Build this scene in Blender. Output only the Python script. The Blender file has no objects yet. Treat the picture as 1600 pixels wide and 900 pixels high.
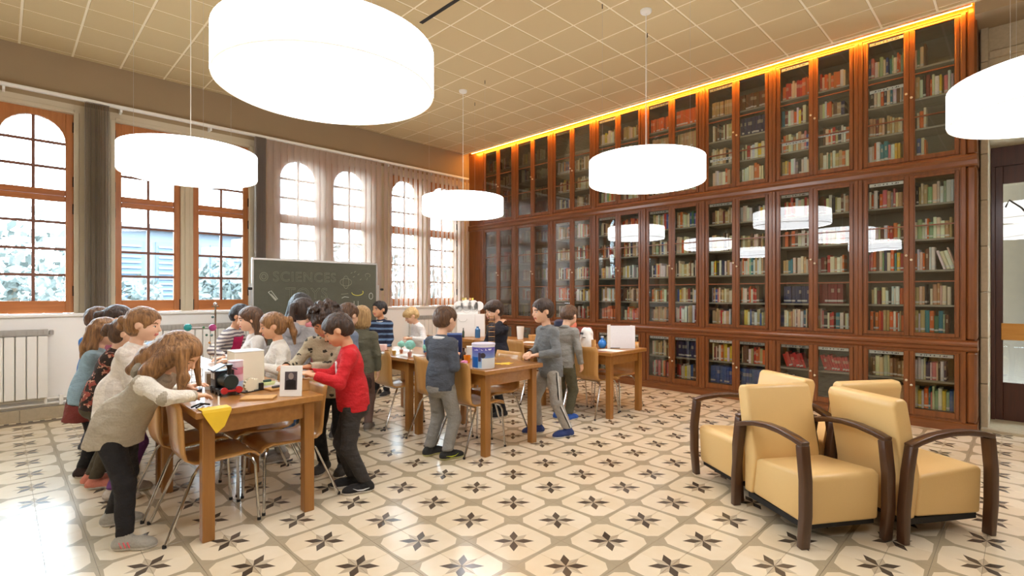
import bpy, bmesh, math, random
import numpy as np
from mathutils import Vector, Matrix

# ------------------------------------------------------------------ camera, world, exposure
sc = bpy.context.scene
COL = sc.collection
HC, FPX, HOR = 1.478, 800.0, 459.0          # camera height (m), focal length (px of 1600), horizon row
cam = bpy.data.cameras.new('camera'); cam_o = bpy.data.objects.new('camera', cam)
COL.objects.link(cam_o)
cam_o.location = (0, 0, HC); cam_o.rotation_euler = (math.pi / 2, 0, -math.pi / 4)
cam.sensor_width = 36; cam.sensor_fit = 'HORIZONTAL'; cam.lens = 36 * FPX / 1600
cam.shift_y = (HOR - 450) / 1600; cam.clip_start = 0.05; cam.clip_end = 500
sc.camera = cam_o
LAMP_STRENGTH = 5.2
w = bpy.data.worlds.new('sky'); sc.world = w; w.use_nodes = True
bgn = w.node_tree.nodes['Background']
bgn.inputs[0].default_value = (0.68, 0.84, 1.0, 1); bgn.inputs[1].default_value = 18.0
sc.view_settings.view_transform = 'Standard'; sc.view_settings.look = 'None'
sc.view_settings.exposure = 0.70; sc.view_settings.gamma = 1.0
sc.view_settings.use_curve_mapping = False

RNG = random.Random(7)

def G(x, y, z=0.0):
    """pixel of the 1600x900 photo -> point on the horizontal plane at height z (the room axes run at 45 deg to the view)"""
    d = (HC - z) * FPX / (y - HOR); l = (x - 800) / FPX * d
    return ((d + l) / math.sqrt(2), (d - l) / math.sqrt(2))

# ------------------------------------------------------------------ helpers
def lin(c):
    c = c / 255.0
    return c / 12.92 if c <= 0.04045 else ((c + 0.055) / 1.055) ** 2.4
def rgb(c): return (lin(c[0]), lin(c[1]), lin(c[2]), 1)

class NV:
    """tiny wrapper: arithmetic on shader sockets"""
    def __init__(s, nt, sock): s.nt, s.s = nt, sock
    def _m(s, op, *a):
        n = s.nt.nodes.new('ShaderNodeMath'); n.operation = op
        for i, v in enumerate((s,) + a):
            if isinstance(v, NV): s.nt.links.new(v.s, n.inputs[i])
            else: n.inputs[i].default_value = v
        return NV(s.nt, n.outputs[0])
    def __add__(s, o): return s._m('ADD', o)
    def __sub__(s, o): return s._m('SUBTRACT', o)
    def __mul__(s, o): return s._m('MULTIPLY', o)
    def gt(s, o): return s._m('GREATER_THAN', o)
    def lt(s, o): return s._m('LESS_THAN', o)
    def abs(s): return s._m('ABSOLUTE')
    def fract(s): return s._m('FRACT')
    def min(s, o): return s._m('MINIMUM', o)
    def max(s, o): return s._m('MAXIMUM', o)
    def floor(s): return s._m('FLOOR')
    def sin(s): return s._m('SINE')

def new_mat(name):
    m = bpy.data.materials.new(name); m.use_nodes = True
    nt = m.node_tree
    return m, nt, nt.nodes['Principled BSDF']

def mixc(nt, fac, a, b):
    n = nt.nodes.new('ShaderNodeMix'); n.data_type = 'RGBA'
    for sock, v in ((n.inputs[0], fac), (n.inputs[6], a), (n.inputs[7], b)):
        if isinstance(v, NV): nt.links.new(v.s, sock)
        elif hasattr(v, 'links'): nt.links.new(v, sock)
        else: sock.default_value = v
    return n.outputs[2]

def coords(nt, kind='Object'):
    n = nt.nodes.new('ShaderNodeTexCoord'); return n.outputs[kind]
def xyz(nt, sock):
    n = nt.nodes.new('ShaderNodeSeparateXYZ'); nt.links.new(sock, n.inputs[0])
    return [NV(nt, o) for o in n.outputs]
def noise(nt, vec, scale, detail=3, stretch=None):
    if stretch:
        mp = nt.nodes.new('ShaderNodeMapping'); mp.inputs['Scale'].default_value = stretch
        nt.links.new(vec, mp.inputs[0]); vec = mp.outputs[0]
    n = nt.nodes.new('ShaderNodeTexNoise'); n.inputs['Scale'].default_value = scale
    n.inputs['Detail'].default_value = detail
    nt.links.new(vec, n.inputs['Vector'])
    return n.outputs[0]
def bump(nt, p, h, strength=0.2, dist=0.01):
    b = nt.nodes.new('ShaderNodeBump'); b.inputs['Strength'].default_value = strength
    b.inputs['Distance'].default_value = dist
    nt.links.new(h.s if isinstance(h, NV) else h, b.inputs['Height']); nt.links.new(b.outputs[0], p.inputs['Normal'])

def mat(name, c, rough=0.6, metal=0.0, var=0.10, scale=12, stretch=None, bmp=0.0, spec=0.5, coat=0.0):
    """solid colour broken by a little procedural noise"""
    m, nt, p = new_mat(name)
    a = rgb(c); lo = tuple(v * (1 - var) for v in a[:3]) + (1,); hi = tuple(min(1, v * (1 + var)) for v in a[:3]) + (1,)
    nz = noise(nt, coords(nt), scale, 3, stretch)
    nt.links.new(mixc(nt, NV(nt, nz), lo, hi), p.inputs['Base Color'])
    p.inputs['Roughness'].default_value = rough; p.inputs['Metallic'].default_value = metal
    p.inputs['Specular IOR Level'].default_value = spec
    if coat: p.inputs['Coat Weight'].default_value = coat
    if bmp: bump(nt, p, nz, bmp)
    return m

def wood(name, c1, c2, axis='z', rough=0.4, scale=3.0, coat=0.0):
    m, nt, p = new_mat(name)
    st = {'x': (1, 14, 14), 'y': (14, 1, 14), 'z': (14, 14, 1)}[axis]
    co = coords(nt)
    n1 = NV(nt, noise(nt, co, scale, 5, st)); n2 = NV(nt, noise(nt, co, scale * 6, 3, st))
    f = ((n1 * 1.5 - 0.25) * 0.75 + n2 * 0.25).max(0.0).min(1.0)
    nt.links.new(mixc(nt, f, rgb(c1), rgb(c2)), p.inputs['Base Color'])
    p.inputs['Roughness'].default_value = rough
    if coat: p.inputs['Coat Weight'].default_value = coat; p.inputs['Coat Roughness'].default_value = 0.15
    bump(nt, p, n2, 0.08, 0.002)
    return m

def emis(name, c, strength):
    m, nt, p = new_mat(name)
    p.inputs['Base Color'].default_value = rgb(c); p.inputs['Emission Color'].default_value = rgb(c)
    p.inputs['Emission Strength'].default_value = strength
    return m

def glassy(name, tint=(250, 252, 250), refl=1.0):
    """thin clear pane: transparent with a Fresnel reflection"""
    m = bpy.data.materials.new(name); m.use_nodes = True; nt = m.node_tree; nt.nodes.clear()
    out = nt.nodes.new('ShaderNodeOutputMaterial'); mx = nt.nodes.new('ShaderNodeMixShader')
    tr = nt.nodes.new('ShaderNodeBsdfTransparent'); gl = nt.nodes.new('ShaderNodeBsdfGlossy')
    fr = nt.nodes.new('ShaderNodeFresnel'); fr.inputs[0].default_value = 1.5
    tr.inputs[0].default_value = rgb(tint); gl.inputs['Roughness'].default_value = 0.01
    nz = noise(nt, coords(nt), 1.3, 2); b = nt.nodes.new('ShaderNodeBump'); b.inputs['Strength'].default_value = 0.03
    b.inputs['Distance'].default_value = 0.05
    nt.links.new(nz, b.inputs['Height']); nt.links.new(b.outputs[0], gl.inputs['Normal'])
    f = (NV(nt, fr.outputs[0]) * (1.7 * refl)).min(0.9)
    nt.links.new(f.s, mx.inputs[0]); nt.links.new(tr.outputs[0], mx.inputs[1]); nt.links.new(gl.outputs[0], mx.inputs[2])
    nt.links.new(mx.outputs[0], out.inputs[0])
    return m

class MB:
    """mesh collector"""
    def __init__(s): s.v, s.f, s.m = [], [], []
    def add(s, vs, fs, m=0):
        o = len(s.v); s.v += [tuple(v) for v in vs]
        s.f += [tuple(i + o for i in f) for f in fs]; s.m += [m] * len(fs); return s
    def box(s, x0, x1, y0, y1, z0, z1, ch=0.0, m=0):
        if x0 > x1: x0, x1 = x1, x0
        if y0 > y1: y0, y1 = y1, y0
        if z0 > z1: z0, z1 = z1, z0
        if ch <= 0:
            v = [(x, y, z) for x in (x0, x1) for y in (y0, y1) for z in (z0, z1)]
            return s.add(v, [(0, 1, 3, 2), (4, 6, 7, 5), (0, 4, 5, 1), (2, 3, 7, 6), (0, 2, 6, 4), (1, 5, 7, 3)], m)
        c = min(ch, (x1 - x0) / 2.01, (y1 - y0) / 2.01, (z1 - z0) / 2.01)
        X, Y, Z = (x0, x1), (y0, y1), (z0, z1); sg = (1, -1); v = []; idx = {}
        for i in (0, 1):
            for j in (0, 1):
                for k in (0, 1):
                    idx[i, j, k] = len(v)
                    xi, yi, zi = X[i] + sg[i] * c, Y[j] + sg[j] * c, Z[k] + sg[k] * c
                    v += [(X[i], yi, zi), (xi, Y[j], zi), (xi, yi, Z[k])]
        f = []
        for i in (0, 1): f.append([idx[i, j, k] for j, k in ((0, 0), (1, 0), (1, 1), (0, 1))])
        for j in (0, 1): f.append([idx[i, j, k] + 1 for i, k in ((0, 0), (1, 0), (1, 1), (0, 1))])
        for k in (0, 1): f.append([idx[i, j, k] + 2 for i, j in ((0, 0), (1, 0), (1, 1), (0, 1))])
        for a in (0, 1):
            for b in (0, 1):
                f.append([idx[a, b, 0], idx[a, b, 0] + 1, idx[a, b, 1] + 1, idx[a, b, 1]])
                f.append([idx[a, 0, b], idx[a, 0, b] + 2, idx[a, 1, b] + 2, idx[a, 1, b]])
                f.append([idx[0, a, b] + 1, idx[0, a, b] + 2, idx[1, a, b] + 2, idx[1, a, b] + 1])
        for k in idx.values(): f.append([k, k + 1, k + 2])
        return s.add(v, f, m)
    def tube(s, pts, r, n=8, m=0, cap=True, flat=None):
        P = [Vector(p) for p in pts]; R = r if isinstance(r, (list, tuple)) else [r] * len(P)
        vs = []; ref = None
        for i, p in enumerate(P):
            t = (P[min(i + 1, len(P) - 1)] - P[max(i - 1, 0)]).normalized()
            if ref is None:
                ref = Vector((0, 0, 1)) if abs(t.z) < 0.9 else Vector((1, 0, 0))
            a = (ref - t * ref.dot(t)).normalized(); b = t.cross(a); ref = a
            for k in range(n):
                an = 2 * math.pi * k / n
                fl = flat if flat else 1.0
                vs.append(p + (a * math.cos(an) + b * math.sin(an) * fl) * R[i])
        fs = []
        for i in range(len(P) - 1):
            for k in range(n):
                fs.append((i * n + k, i * n + (k + 1) % n, (i + 1) * n + (k + 1) % n, (i + 1) * n + k))
        if cap:
            fs.append(tuple(range(n))[::-1]); fs.append(tuple((len(P) - 1) * n + k for k in range(n)))
        return s.add(vs, fs, m)
    def ribbon(s, pts, widths, thick, axis_w, m=0):
        """rectangular bar swept along pts; axis_w = unit vector of its width"""
        P = [Vector(p) for p in pts]; W = Vector(axis_w); vs = []
        ws = widths if isinstance(widths, (list, tuple)) else [widths] * len(P)
        ts = thick if isinstance(thick, (list, tuple)) else [thick] * len(P)
        for i, p in enumerate(P):
            t = (P[min(i + 1, len(P) - 1)] - P[max(i - 1, 0)]).normalized(); nrm = t.cross(W).normalized()
            for a, b in ((-1, -1), (1, -1), (1, 1), (-1, 1)):
                vs.append(p + W * (a * ws[i] / 2) + nrm * (b * ts[i] / 2))
        fs = []
        for i in range(len(P) - 1):
            for k in range(4): fs.append((i * 4 + k, i * 4 + (k + 1) % 4, i * 4 + 4 + (k + 1) % 4, i * 4 + 4 + k))
        fs.append((3, 2, 1, 0)); o = 4 * (len(P) - 1); fs.append((o, o + 1, o + 2, o + 3))
        return s.add(vs, fs, m)
    def lathe(s, prof, n=24, c=(0, 0, 0), m=0, axis='z'):
        vs = []
        for r, z in prof:
            for k in range(n):
                an = 2 * math.pi * k / n; x, y = r * math.cos(an), r * math.sin(an)
                q = (x, y, z) if axis == 'z' else ((z, x, y) if axis == 'x' else (y, z, x))
                vs.append((c[0] + q[0], c[1] + q[1], c[2] + q[2]))
        fs = []
        for i in range(len(prof) - 1):
            for k in range(n): fs.append((i * n + k, i * n + (k + 1) % n, (i + 1) * n + (k + 1) % n, (i + 1) * n + k))
        fs.append(tuple(range(n))[::-1]); fs.append(tuple((len(prof) - 1) * n + k for k in range(n)))
        return s.add(vs, fs, m)
    def ball(s, c, r, n=12, m=0, sc=(1, 1, 1)):
        h = max(6, n // 2)
        prof = [(max(1e-4, r * math.sin(math.pi * i / h)), -r * math.cos(math.pi * i / h)) for i in range(h + 1)]
        o = len(s.v); s.lathe(prof, n, (0, 0, 0), m)
        for i in range(o, len(s.v)):
            v = s.v[i]; s.v[i] = (c[0] + v[0] * sc[0], c[1] + v[1] * sc[1], c[2] + v[2] * sc[2])
        return s
    def prism(s, poly, t0, t1, plane='xz', m=0):
        """poly in the plane, extruded along the third axis"""
        n = len(poly)
        def mk(a, b, t): return {'xz': (a, t, b), 'yz': (t, a, b), 'xy': (a, b, t)}[plane]
        vs = [mk(a, b, t0) for a, b in poly] + [mk(a, b, t1) for a, b in poly]
        fs = [tuple(range(n)), tuple(range(2 * n - 1, n - 1, -1))]
        for i in range(n): fs.append((i, (i + 1) % n, n + (i + 1) % n, n + i))
        return s.add(vs, fs, m)
    def xf(s, M, start=0):
        for i in range(start, len(s.v)): s.v[i] = tuple(M @ Vector(s.v[i]))
        return s
    def mesh(s, name, smooth=False, mats=None):
        me = bpy.data.meshes.new(name); me.from_pydata(s.v, [], s.f)
        if mats:
            for q in mats: me.materials.append(q)
            me.polygons.foreach_set('material_index', s.m)
        bm = bmesh.new(); bm.from_mesh(me); bmesh.ops.recalc_face_normals(bm, faces=bm.faces); bm.to_mesh(me); bm.free()
        if smooth:
            me.polygons.foreach_set('use_smooth', [True] * len(me.polygons))
            if smooth != 'all': me.set_sharp_from_angle(angle=math.radians(40))
        me.update()
        return me
    def build(s, name, mats, parent=None, smooth=False, loc=None):
        if not isinstance(mats, (list, tuple)): mats = [mats]
        return link(name, s.mesh(name, smooth, mats), parent, loc)

def link(name, me, parent=None, loc=None, rot=None, scale=None):
    o = bpy.data.objects.new(name, me); COL.objects.link(o)
    if parent is not None: o.parent = parent
    if loc is not None: o.location = loc
    if rot is not None: o.rotation_euler = rot
    if scale is not None: o.scale = scale
    return o
def tag(o, label=None, cat=None, group=None, kind=None):
    if label: o['label'] = label
    if cat: o['category'] = cat
    if group: o['group'] = group
    if kind: o['kind'] = kind
    return o
def thing(name, label, cat, loc=(0, 0, 0), rz=0.0, group=None):
    o = bpy.data.objects.new(name, None); COL.objects.link(o); o.empty_display_size = 0.1
    o.location = loc; o.rotation_euler = (0, 0, rz)
    return tag(o, label, cat, group)
def struct(name, mb, mats, parent=None, smooth=False, label=None):
    o = mb.build(name, mats, parent, smooth)
    if parent is None: tag(o, label, kind='structure')
    return o
def copy_tree(o, parent=None):
    c = o.copy(); COL.objects.link(c); c.parent = parent
    for ch in o.children: copy_tree(ch, c)
    return c
ORD = ['first', 'second', 'third', 'fourth', 'fifth', 'sixth', 'seventh', 'eighth']
# ------------------------------------------------------------------ shared materials
M = {}
M['cab'] = wood('cabinet_wood', (92, 48, 20), (148, 88, 42), 'z', 0.32, 2.5, 0.3)
M['cabh'] = wood('cabinet_wood_horizontal', (92, 48, 20), (148, 88, 42), 'y', 0.32, 2.5, 0.3)
M['cabin'] = mat('cabinet_inside', (112, 108, 92), 0.7)
M['shelf'] = mat('shelf_board', (168, 160, 140), 0.55)
M['glass'] = glassy('cabinet_glass')
M['wglass'] = glassy('window_glass', refl=0.6)
M['knob'] = mat('pale_knob', (215, 200, 170), 0.3, 0.2)
M['strip'] = mat('paper_strip', (236, 236, 232), 0.6, var=0.03)
M['wall'] = mat('beige_plaster', (160, 138, 106), 0.85, scale=3, var=0.05, bmp=0.03)
M['casing'] = mat('beige_casing', (206, 192, 164), 0.7, scale=4, var=0.05)
M['cream'] = mat('cream_paint', (244, 242, 236), 0.6, scale=3, var=0.03)
M['stone'] = mat('pale_stone', (186, 170, 140), 0.8, scale=25, var=0.18, bmp=0.15)
M['pine'] = wood('pine_frame', (158, 92, 44), (196, 128, 72), 'z', 0.4, 2.5)
M['pineh'] = wood('pine_frame_horizontal', (164, 92, 40), (204, 128, 66), 'x', 0.4, 2.5)
M['bar'] = mat('glazing_bar', (128, 84, 66), 0.5)
M['iron'] = mat('dark_iron', (52, 44, 40), 0.5, 0.6)
M['white'] = mat('white_enamel', (240, 238, 230), 0.35, var=0.02)
M['grille'] = mat('radiator_grille', (176, 172, 164), 0.5)
M['alu'] = mat('brushed_aluminium', (205, 203, 198), 0.35, 0.8, var=0.05)
M['chrome'] = mat('chrome_tube', (205, 205, 205), 0.15, 1.0, var=0.03)
M['rubber'] = mat('black_rubber', (26, 25, 24), 0.7)
M['panel'] = mat('ceiling_panel', (206, 184, 140), 0.9, scale=220, var=0.05, bmp=0.05)
M['tbar'] = mat('ceiling_joint', (246, 234, 206), 0.8, var=0.02)
M['dark'] = mat('dark_void', (40, 36, 32), 0.8)
M['doorw'] = wood('dark_door_wood', (58, 28, 18), (88, 44, 28), 'z', 0.4, 2.5, 0.2)
M['oak'] = wood('orange_oak', (196, 132, 52), (220, 160, 76), 'y', 0.4, 3)
M['table'] = wood('table_wood', (150, 98, 40), (186, 132, 66), 'y', 0.33, 2.2, 0.25)
M['tablel'] = wood('table_leg_wood', (142, 92, 36), (176, 122, 58), 'z', 0.38, 2.2, 0.15)
M['ply'] = wood('bent_plywood', (196, 140, 70), (222, 172, 104), 'z', 0.3, 2.0, 0.4)
M['leather'] = mat('cream_leather', (234, 198, 134), 0.38, scale=160, var=0.03, bmp=0.06)
M['walnut'] = wood('walnut_arm', (62, 38, 22), (92, 60, 36), 'z', 0.35, 3, 0.2)
M['paper'] = mat('white_paper', (244, 243, 238), 0.7, var=0.02)
M['card'] = wood('brown_cardboard', (196, 146, 84), (212, 166, 104), 'y', 0.8, 2)
# ------------------------------------------------------------------ room shell
CEIL = 4.50; XF = 7.27; YW = 8.60; XB = 7.70; XMIN, YMIN = -3.6, -3.2
# floor pattern -----------------------------------------------------
TP = 0.40; TX0, TY0 = 0.172, 0.158
def tile_mat():
    m, nt, p = new_mat('patterned_cement_tile')
    g = nt.nodes.new('ShaderNodeNewGeometry'); X, Y, Z = xyz(nt, g.outputs['Position'])
    a = (((X - TX0) * (1 / TP) + 100.5).fract() - 0.5).abs(); b = (((Y - TY0) * (1 / TP) + 100.5).fract() - 0.5).abs()
    q = math.sqrt(0.5); k = math.tan(math.pi / 8)
    s = (a + b) * q; t = ((b - a) * q).abs()
    dark = (s * k - t).min((s * -1 + 0.307) * k - t).gt(0)
    s2 = a.max(b); t2 = a.min(b)
    light = (s2 * k - t2).min((s2 * -1 + 0.285) * k - t2).gt(0)
    grey = (s2 + t2 * 0.05).gt(0.468).max(s.gt(0.552))
    nz = NV(nt, noise(nt, g.outputs['Position'], 9, 4)); wear = NV(nt, noise(nt, g.outputs['Position'], 2.2, 4))
    ix = ((X - TX0) * (2 / TP)).floor(); iy = ((Y - TY0) * (2 / TP)).floor()
    rnd = ((ix * 12.9898 + iy * 78.233).sin() * 43758.5).fract()
    cream = mixc(nt, (nz * 0.6 + rnd * 0.4), rgb((226, 208, 172)), rgb((244, 232, 208)))
    c = mixc(nt, grey, cream, mixc(nt, wear, rgb((164, 150, 122)), rgb((196, 182, 154))))
    c = mixc(nt, light, c, mixc(nt, rnd, rgb((186, 168, 140)), rgb((206, 192, 166))))
    c = mixc(nt, dark, c, mixc(nt, (rnd * 0.6 + nz * 0.4), rgb((66, 56, 46)), rgb((104, 92, 78))))
    nt.links.new(c, p.inputs['Base Color'])
    r = wear * 0.12 + 0.14
    nt.links.new(r.s, p.inputs['Roughness'])
    p.inputs['Specular IOR Level'].default_value = 0.5
    bump(nt, p, wear, 0.03, 0.01)
    return m
M['tile'] = tile_mat(); M['grout'] = mat('grout', (120, 108, 90), 0.9)
floor = struct('floor', MB().box(XMIN, 8.4, YMIN, YW + 0.2, -0.06, -0.003), M['grout'], label='patterned cement tile floor')
def in_frame(x, y, z, mrg=0.0):
    d = (x + y) / math.sqrt(2); l = (x - y) / math.sqrt(2)
    if d < 0.3: return None
    px = 800 + FPX * l / d; py = HOR + FPX * (HC - z) / d
    return d if (-mrg < px < 1600 + mrg and -mrg < py < 900 + mrg) else None
tiles = []
hp = TP / 2
for i in range(int((XMIN - TX0) / hp), int((7.45 - TX0) / hp) + 1):
    for j in range(int((YMIN - TY0) / hp), int((8.12 - TY0) / hp) + 1):
        cx, cy = TX0 + (i + 0.5) * hp, TY0 + (j + 0.5) * hp
        if cy + hp / 2 > 8.10: continue
        d = in_frame(cx, cy, 0, 30)
        tiles.append((d if d else 999, cx, cy))
tiles.sort()
hw = hp / 2 - 0.0007
tm = MB().box(-hw, hw, -hw, hw, -0.004, 0, 0.0008).mesh('tile', False, [M['tile']])
for d, cx, cy in tiles[:290]: link('tile', tm, floor, (cx, cy, 0))
mb = MB()
for d, cx, cy in tiles[290:]: mb.box(cx - hw, cx + hw, cy - hw, cy + hw, -0.004, 0)
o = mb.build('tiling', M['tile'], floor); tag(o, kind='stuff')
# border course beside the window wall
def dot_mat():
    m, nt, p = new_mat('border_tile'); X, Y, Z = xyz(nt, coords(nt))
    f = ((X * 10).fract() - 0.5).abs().lt(0.2) * ((Y * 10 + 0.3).fract() - 0.5).abs().lt(0.28)
    nt.links.new(mixc(nt, f, rgb((214, 200, 172)), rgb((70, 60, 52))), p.inputs['Base Color']); p.inputs['Roughness'].default_value = 0.3
    return m
struct('trim_1', MB().box(XMIN, 7.25, 8.10, YW, -0.004, 0.0), dot_mat(), label='dotted border tiles along the window wall')

# ceiling -----------------------------------------------------------
CP = 0.49; CX0 = CY0 = 4.085 - 8 * CP
ceiling = struct('ceiling', MB().box(XMIN, 7.12, YMIN, YW + 0.2, CEIL + 0.006, CEIL + 0.1), M['tbar'], label='pale suspended ceiling of square perforated panels')
pan = []
for i in range(int((XMIN - CX0) / CP) - 1, int((7.12 - CX0) / CP) + 1):
    for j in range(int((YMIN - CY0) / CP) - 1, int((YW - CY0) / CP) + 1):
        x0, x1 = max(XMIN, CX0 + i * CP), min(7.12, CX0 + (i + 1) * CP)
        y0, y1 = max(YMIN, CY0 + j * CP), min(YW, CY0 + (j + 1) * CP)
        if x1 - x0 < 0.05 or y1 - y0 < 0.05: continue
        d = None
        for (qx, qy) in ((x0, y0), (x1, y0), (x0, y1), (x1, y1)):
            d = d or in_frame(qx, qy, CEIL, 20)
        pan.append((d or 999, x0, x1, y0, y1))
pan.sort()
cache = {}
jg = 0.011
for n, (d, x0, x1, y0, y1) in enumerate(pan):
    if d == 999: continue
    key = (round(x1 - x0, 3), round(y1 - y0, 3))
    if key not in cache:
        a, b = key[0] / 2 - jg, key[1] / 2 - jg
        cache[key] = MB().box(-a, a, -b, b, 0, 0.012, 0.003).mesh('ceiling_panel', False, [M['panel']])
    link('ceiling_panel', cache[key], ceiling, ((x0 + x1) / 2, (y0 + y1) / 2, CEIL))
mb = MB()
for d, x0, x1, y0, y1 in pan:
    if d == 999: mb.box(x0 + jg, x1 - jg, y0 + jg, y1 - jg, CEIL, CEIL + 0.012)
tag(mb.build('panel_field', M['panel'], ceiling), kind='stuff')
struct('trim_2', MB().box(3.30, 3.345, 1.2, 4.76, CEIL - 0.004, CEIL + 0.002), M['dark'], label='narrow dark slot cut along the ceiling')
struct('trim_3', MB().box(7.09, 7.12, YMIN, YW, CEIL - 0.012, CEIL + 0.1).box(7.12, XB, YMIN, YW, CEIL + 0.10, CEIL + 0.14), M['tbar'], label='ceiling edge over the bookcase')

# walls -------------------------------------------------------------
WIN = [-1.01 + 2.10 * k for k in range(4)]            # left edge of every pair of casements
if True:
    mb = MB(); y0, y1 = YW, YW + 0.35
    edges = [(WIN[k] + 1.68, WIN[k + 1]) for k in range(3)] + [(WIN[3] + 1.68, XB + 0.3), (WIN[0] - 0.42, WIN[0])]
    mb.box(XMIN, XB + 0.3, y0, y1, 3.90, CEIL + 0.2)
    mb.box(XMIN, WIN[0] - 0.42, y0, y1, 1.20, 3.90)
    struct('wall_window', mb, M['wall'], label='tan wall band above the windows')
    mb = MB()
    for a, b in edges:
        mb.box(a, b, y0, y1, 1.20, 3.90)
        mb.box(a, a + 0.05, y0 - 0.015, y0, 1.235, 3.80, 0.005).box(b - 0.05, b, y0 - 0.015, y0, 1.235, 3.80, 0.005)
    for k in range(4):
        mb.box(WIN[k] + 0.76, WIN[k] + 0.92, y0 + 0.03, y1, 1.20, 3.78, 0.01).box(WIN[k] + 0.81, WIN[k] + 0.87, y0 + 0.01, y0 + 0.03, 1.235, 3.78, 0.005)
        mb.box(WIN[k], WIN[k] + 1.68, y0, y1, 3.78, 3.90).box(WIN[k], WIN[k] + 1.68, y0 - 0.015, y0, 3.79, 3.83, 0.005)
    struct('wall_window_piers', mb, M['casing'], label='pale beige piers and casings around the windows')
    mb = MB().box(XMIN, 7.26, 8.22, YW + 0.35, 0, 1.20)
    struct('wall_window_parapet', mb, M['cream'], label='cream painted parapet below the windows')
    struct('trim_4', MB().box(XMIN, 7.25, 8.19, YW + 0.04, 1.20, 1.232, 0.006), M['cream'], label='cream window sill')
    bb = MB()
    x = XMIN
    base = tag(bpy.data.objects.new('baseboard_window', None), 'stone skirting below the windows', kind='structure'); COL.objects.link(base)
    while x < 7.2:
        L = min(0.47, 7.24 - x); MB().box(x + 0.001, x + L - 0.001, 8.175, 8.225, 0, 0.135, 0.004).build('skirting_stone', M['stone'], base); x += 0.47
for nm, b in (('wall_bookcase', (XB, XB + 0.3, 0.33, YW + 0.3, 0, CEIL + 0.2)), ('wall_back', (XMIN, 8.7, YMIN - 0.2, YMIN, 0, CEIL + 0.2)), ('wall_left', (XMIN - 0.2, XMIN, YMIN - 0.2, YW + 0.3, 0, CEIL + 0.2))):
    struct(nm, MB().box(*b), M['wall'], label={'wall_bookcase': 'wall behind the bookcases', 'wall_back': 'beige wall behind the camera', 'wall_left': 'beige far side wall'}[nm])
# stone jamb and doorway at the end of the bookcase ------------------
mb = MB()
for k in range(9): mb.box(7.56, 8.35, 0.272, 0.335, 0.5 * k, 0.5 * k + 0.494, 0.006)
jm = struct('wall_door_jamb', mb, M['stone'], label='pale stone jamb between bookcase and door')
mb = MB().box(7.60, 8.35, -1.60, 0.272, 3.16, 4.36).box(7.60, 8.35, YMIN, -1.60, 0, CEIL + 0.2).box(7.56, 8.36, -1.7, 0.272, 4.02, 4.10, 0.01)
struct('wall_door', mb, M['stone'], label='stone wall above the door')
struct('wall_door_lintel', MB().box(7.12, 8.4, YMIN, 0.36, 4.36, CEIL + 0.1), M['wall'], label='plaster above the doorway')
struct('trim_5', MB().box(7.45, 8.4, -1.6, 0.33, -0.004, 0.03, 0.005), M['stone'], label='stone threshold of the doorway')
struct('wall_door_soffit', MB().box(8.12, 8.35, -1.6, 0.272, 2.94, 3.16), M['doorw'], label='dark wooden lintel over the door')
door = tag(bpy.data.objects.new('door_1', None), 'dark wooden door with glass panes and pale push board', kind='structure'); COL.objects.link(door)
def dbox(*b, ch=0.004): return MB().box(*b, ch)
dbox(8.10, 8.22, 0.235, 0.272, 0.03, 2.94).build('door_frame', M['doorw'], door)
leaf = MB().box(8.14, 8.19, 0.17, 0.235, 0.03, 2.94, 0.004).box(8.14, 8.19, -0.61, -0.50, 0.03, 2.94, 0.004).box(8.14, 8.19, -0.50, 0.17, 0.03, 0.46, 0.004)
leaf.box(8.14, 8.19, -0.50, 0.17, 2.74, 2.94, 0.004)
lf = leaf.build('door_leaf', M['doorw'], door)
dbox(8.11, 8.14, -0.54, 0.185, 0.95, 1.14).build('push_board', M['oak'], lf)
MB().box(8.162, 8.168, -0.50, 0.17, 0.46, 2.74).build('door_pane', M['glass'], lf)
ir = MB()
ir.tube([(8.15, -0.10, 2.20), (8.15, -0.10, 2.72)], 0.008, 6)
for sgn in (-1, 1):
    ir.tube([(8.15, -0.10, 2.25), (8.15, -0.10 + sgn * 0.12, 2.45), (8.15, -0.10 + sgn * 0.22, 2.55), (8.15, -0.10 + sgn * 0.25, 2.47)], 0.008, 6)
ir.build('iron_scroll', M['iron'], lf)
MB().box(8.8, 8.9, -2, 0.6, -0.05, 3.6).build('hall_wall', mat('hall_wall', (110, 104, 96), 0.8), door)

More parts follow.
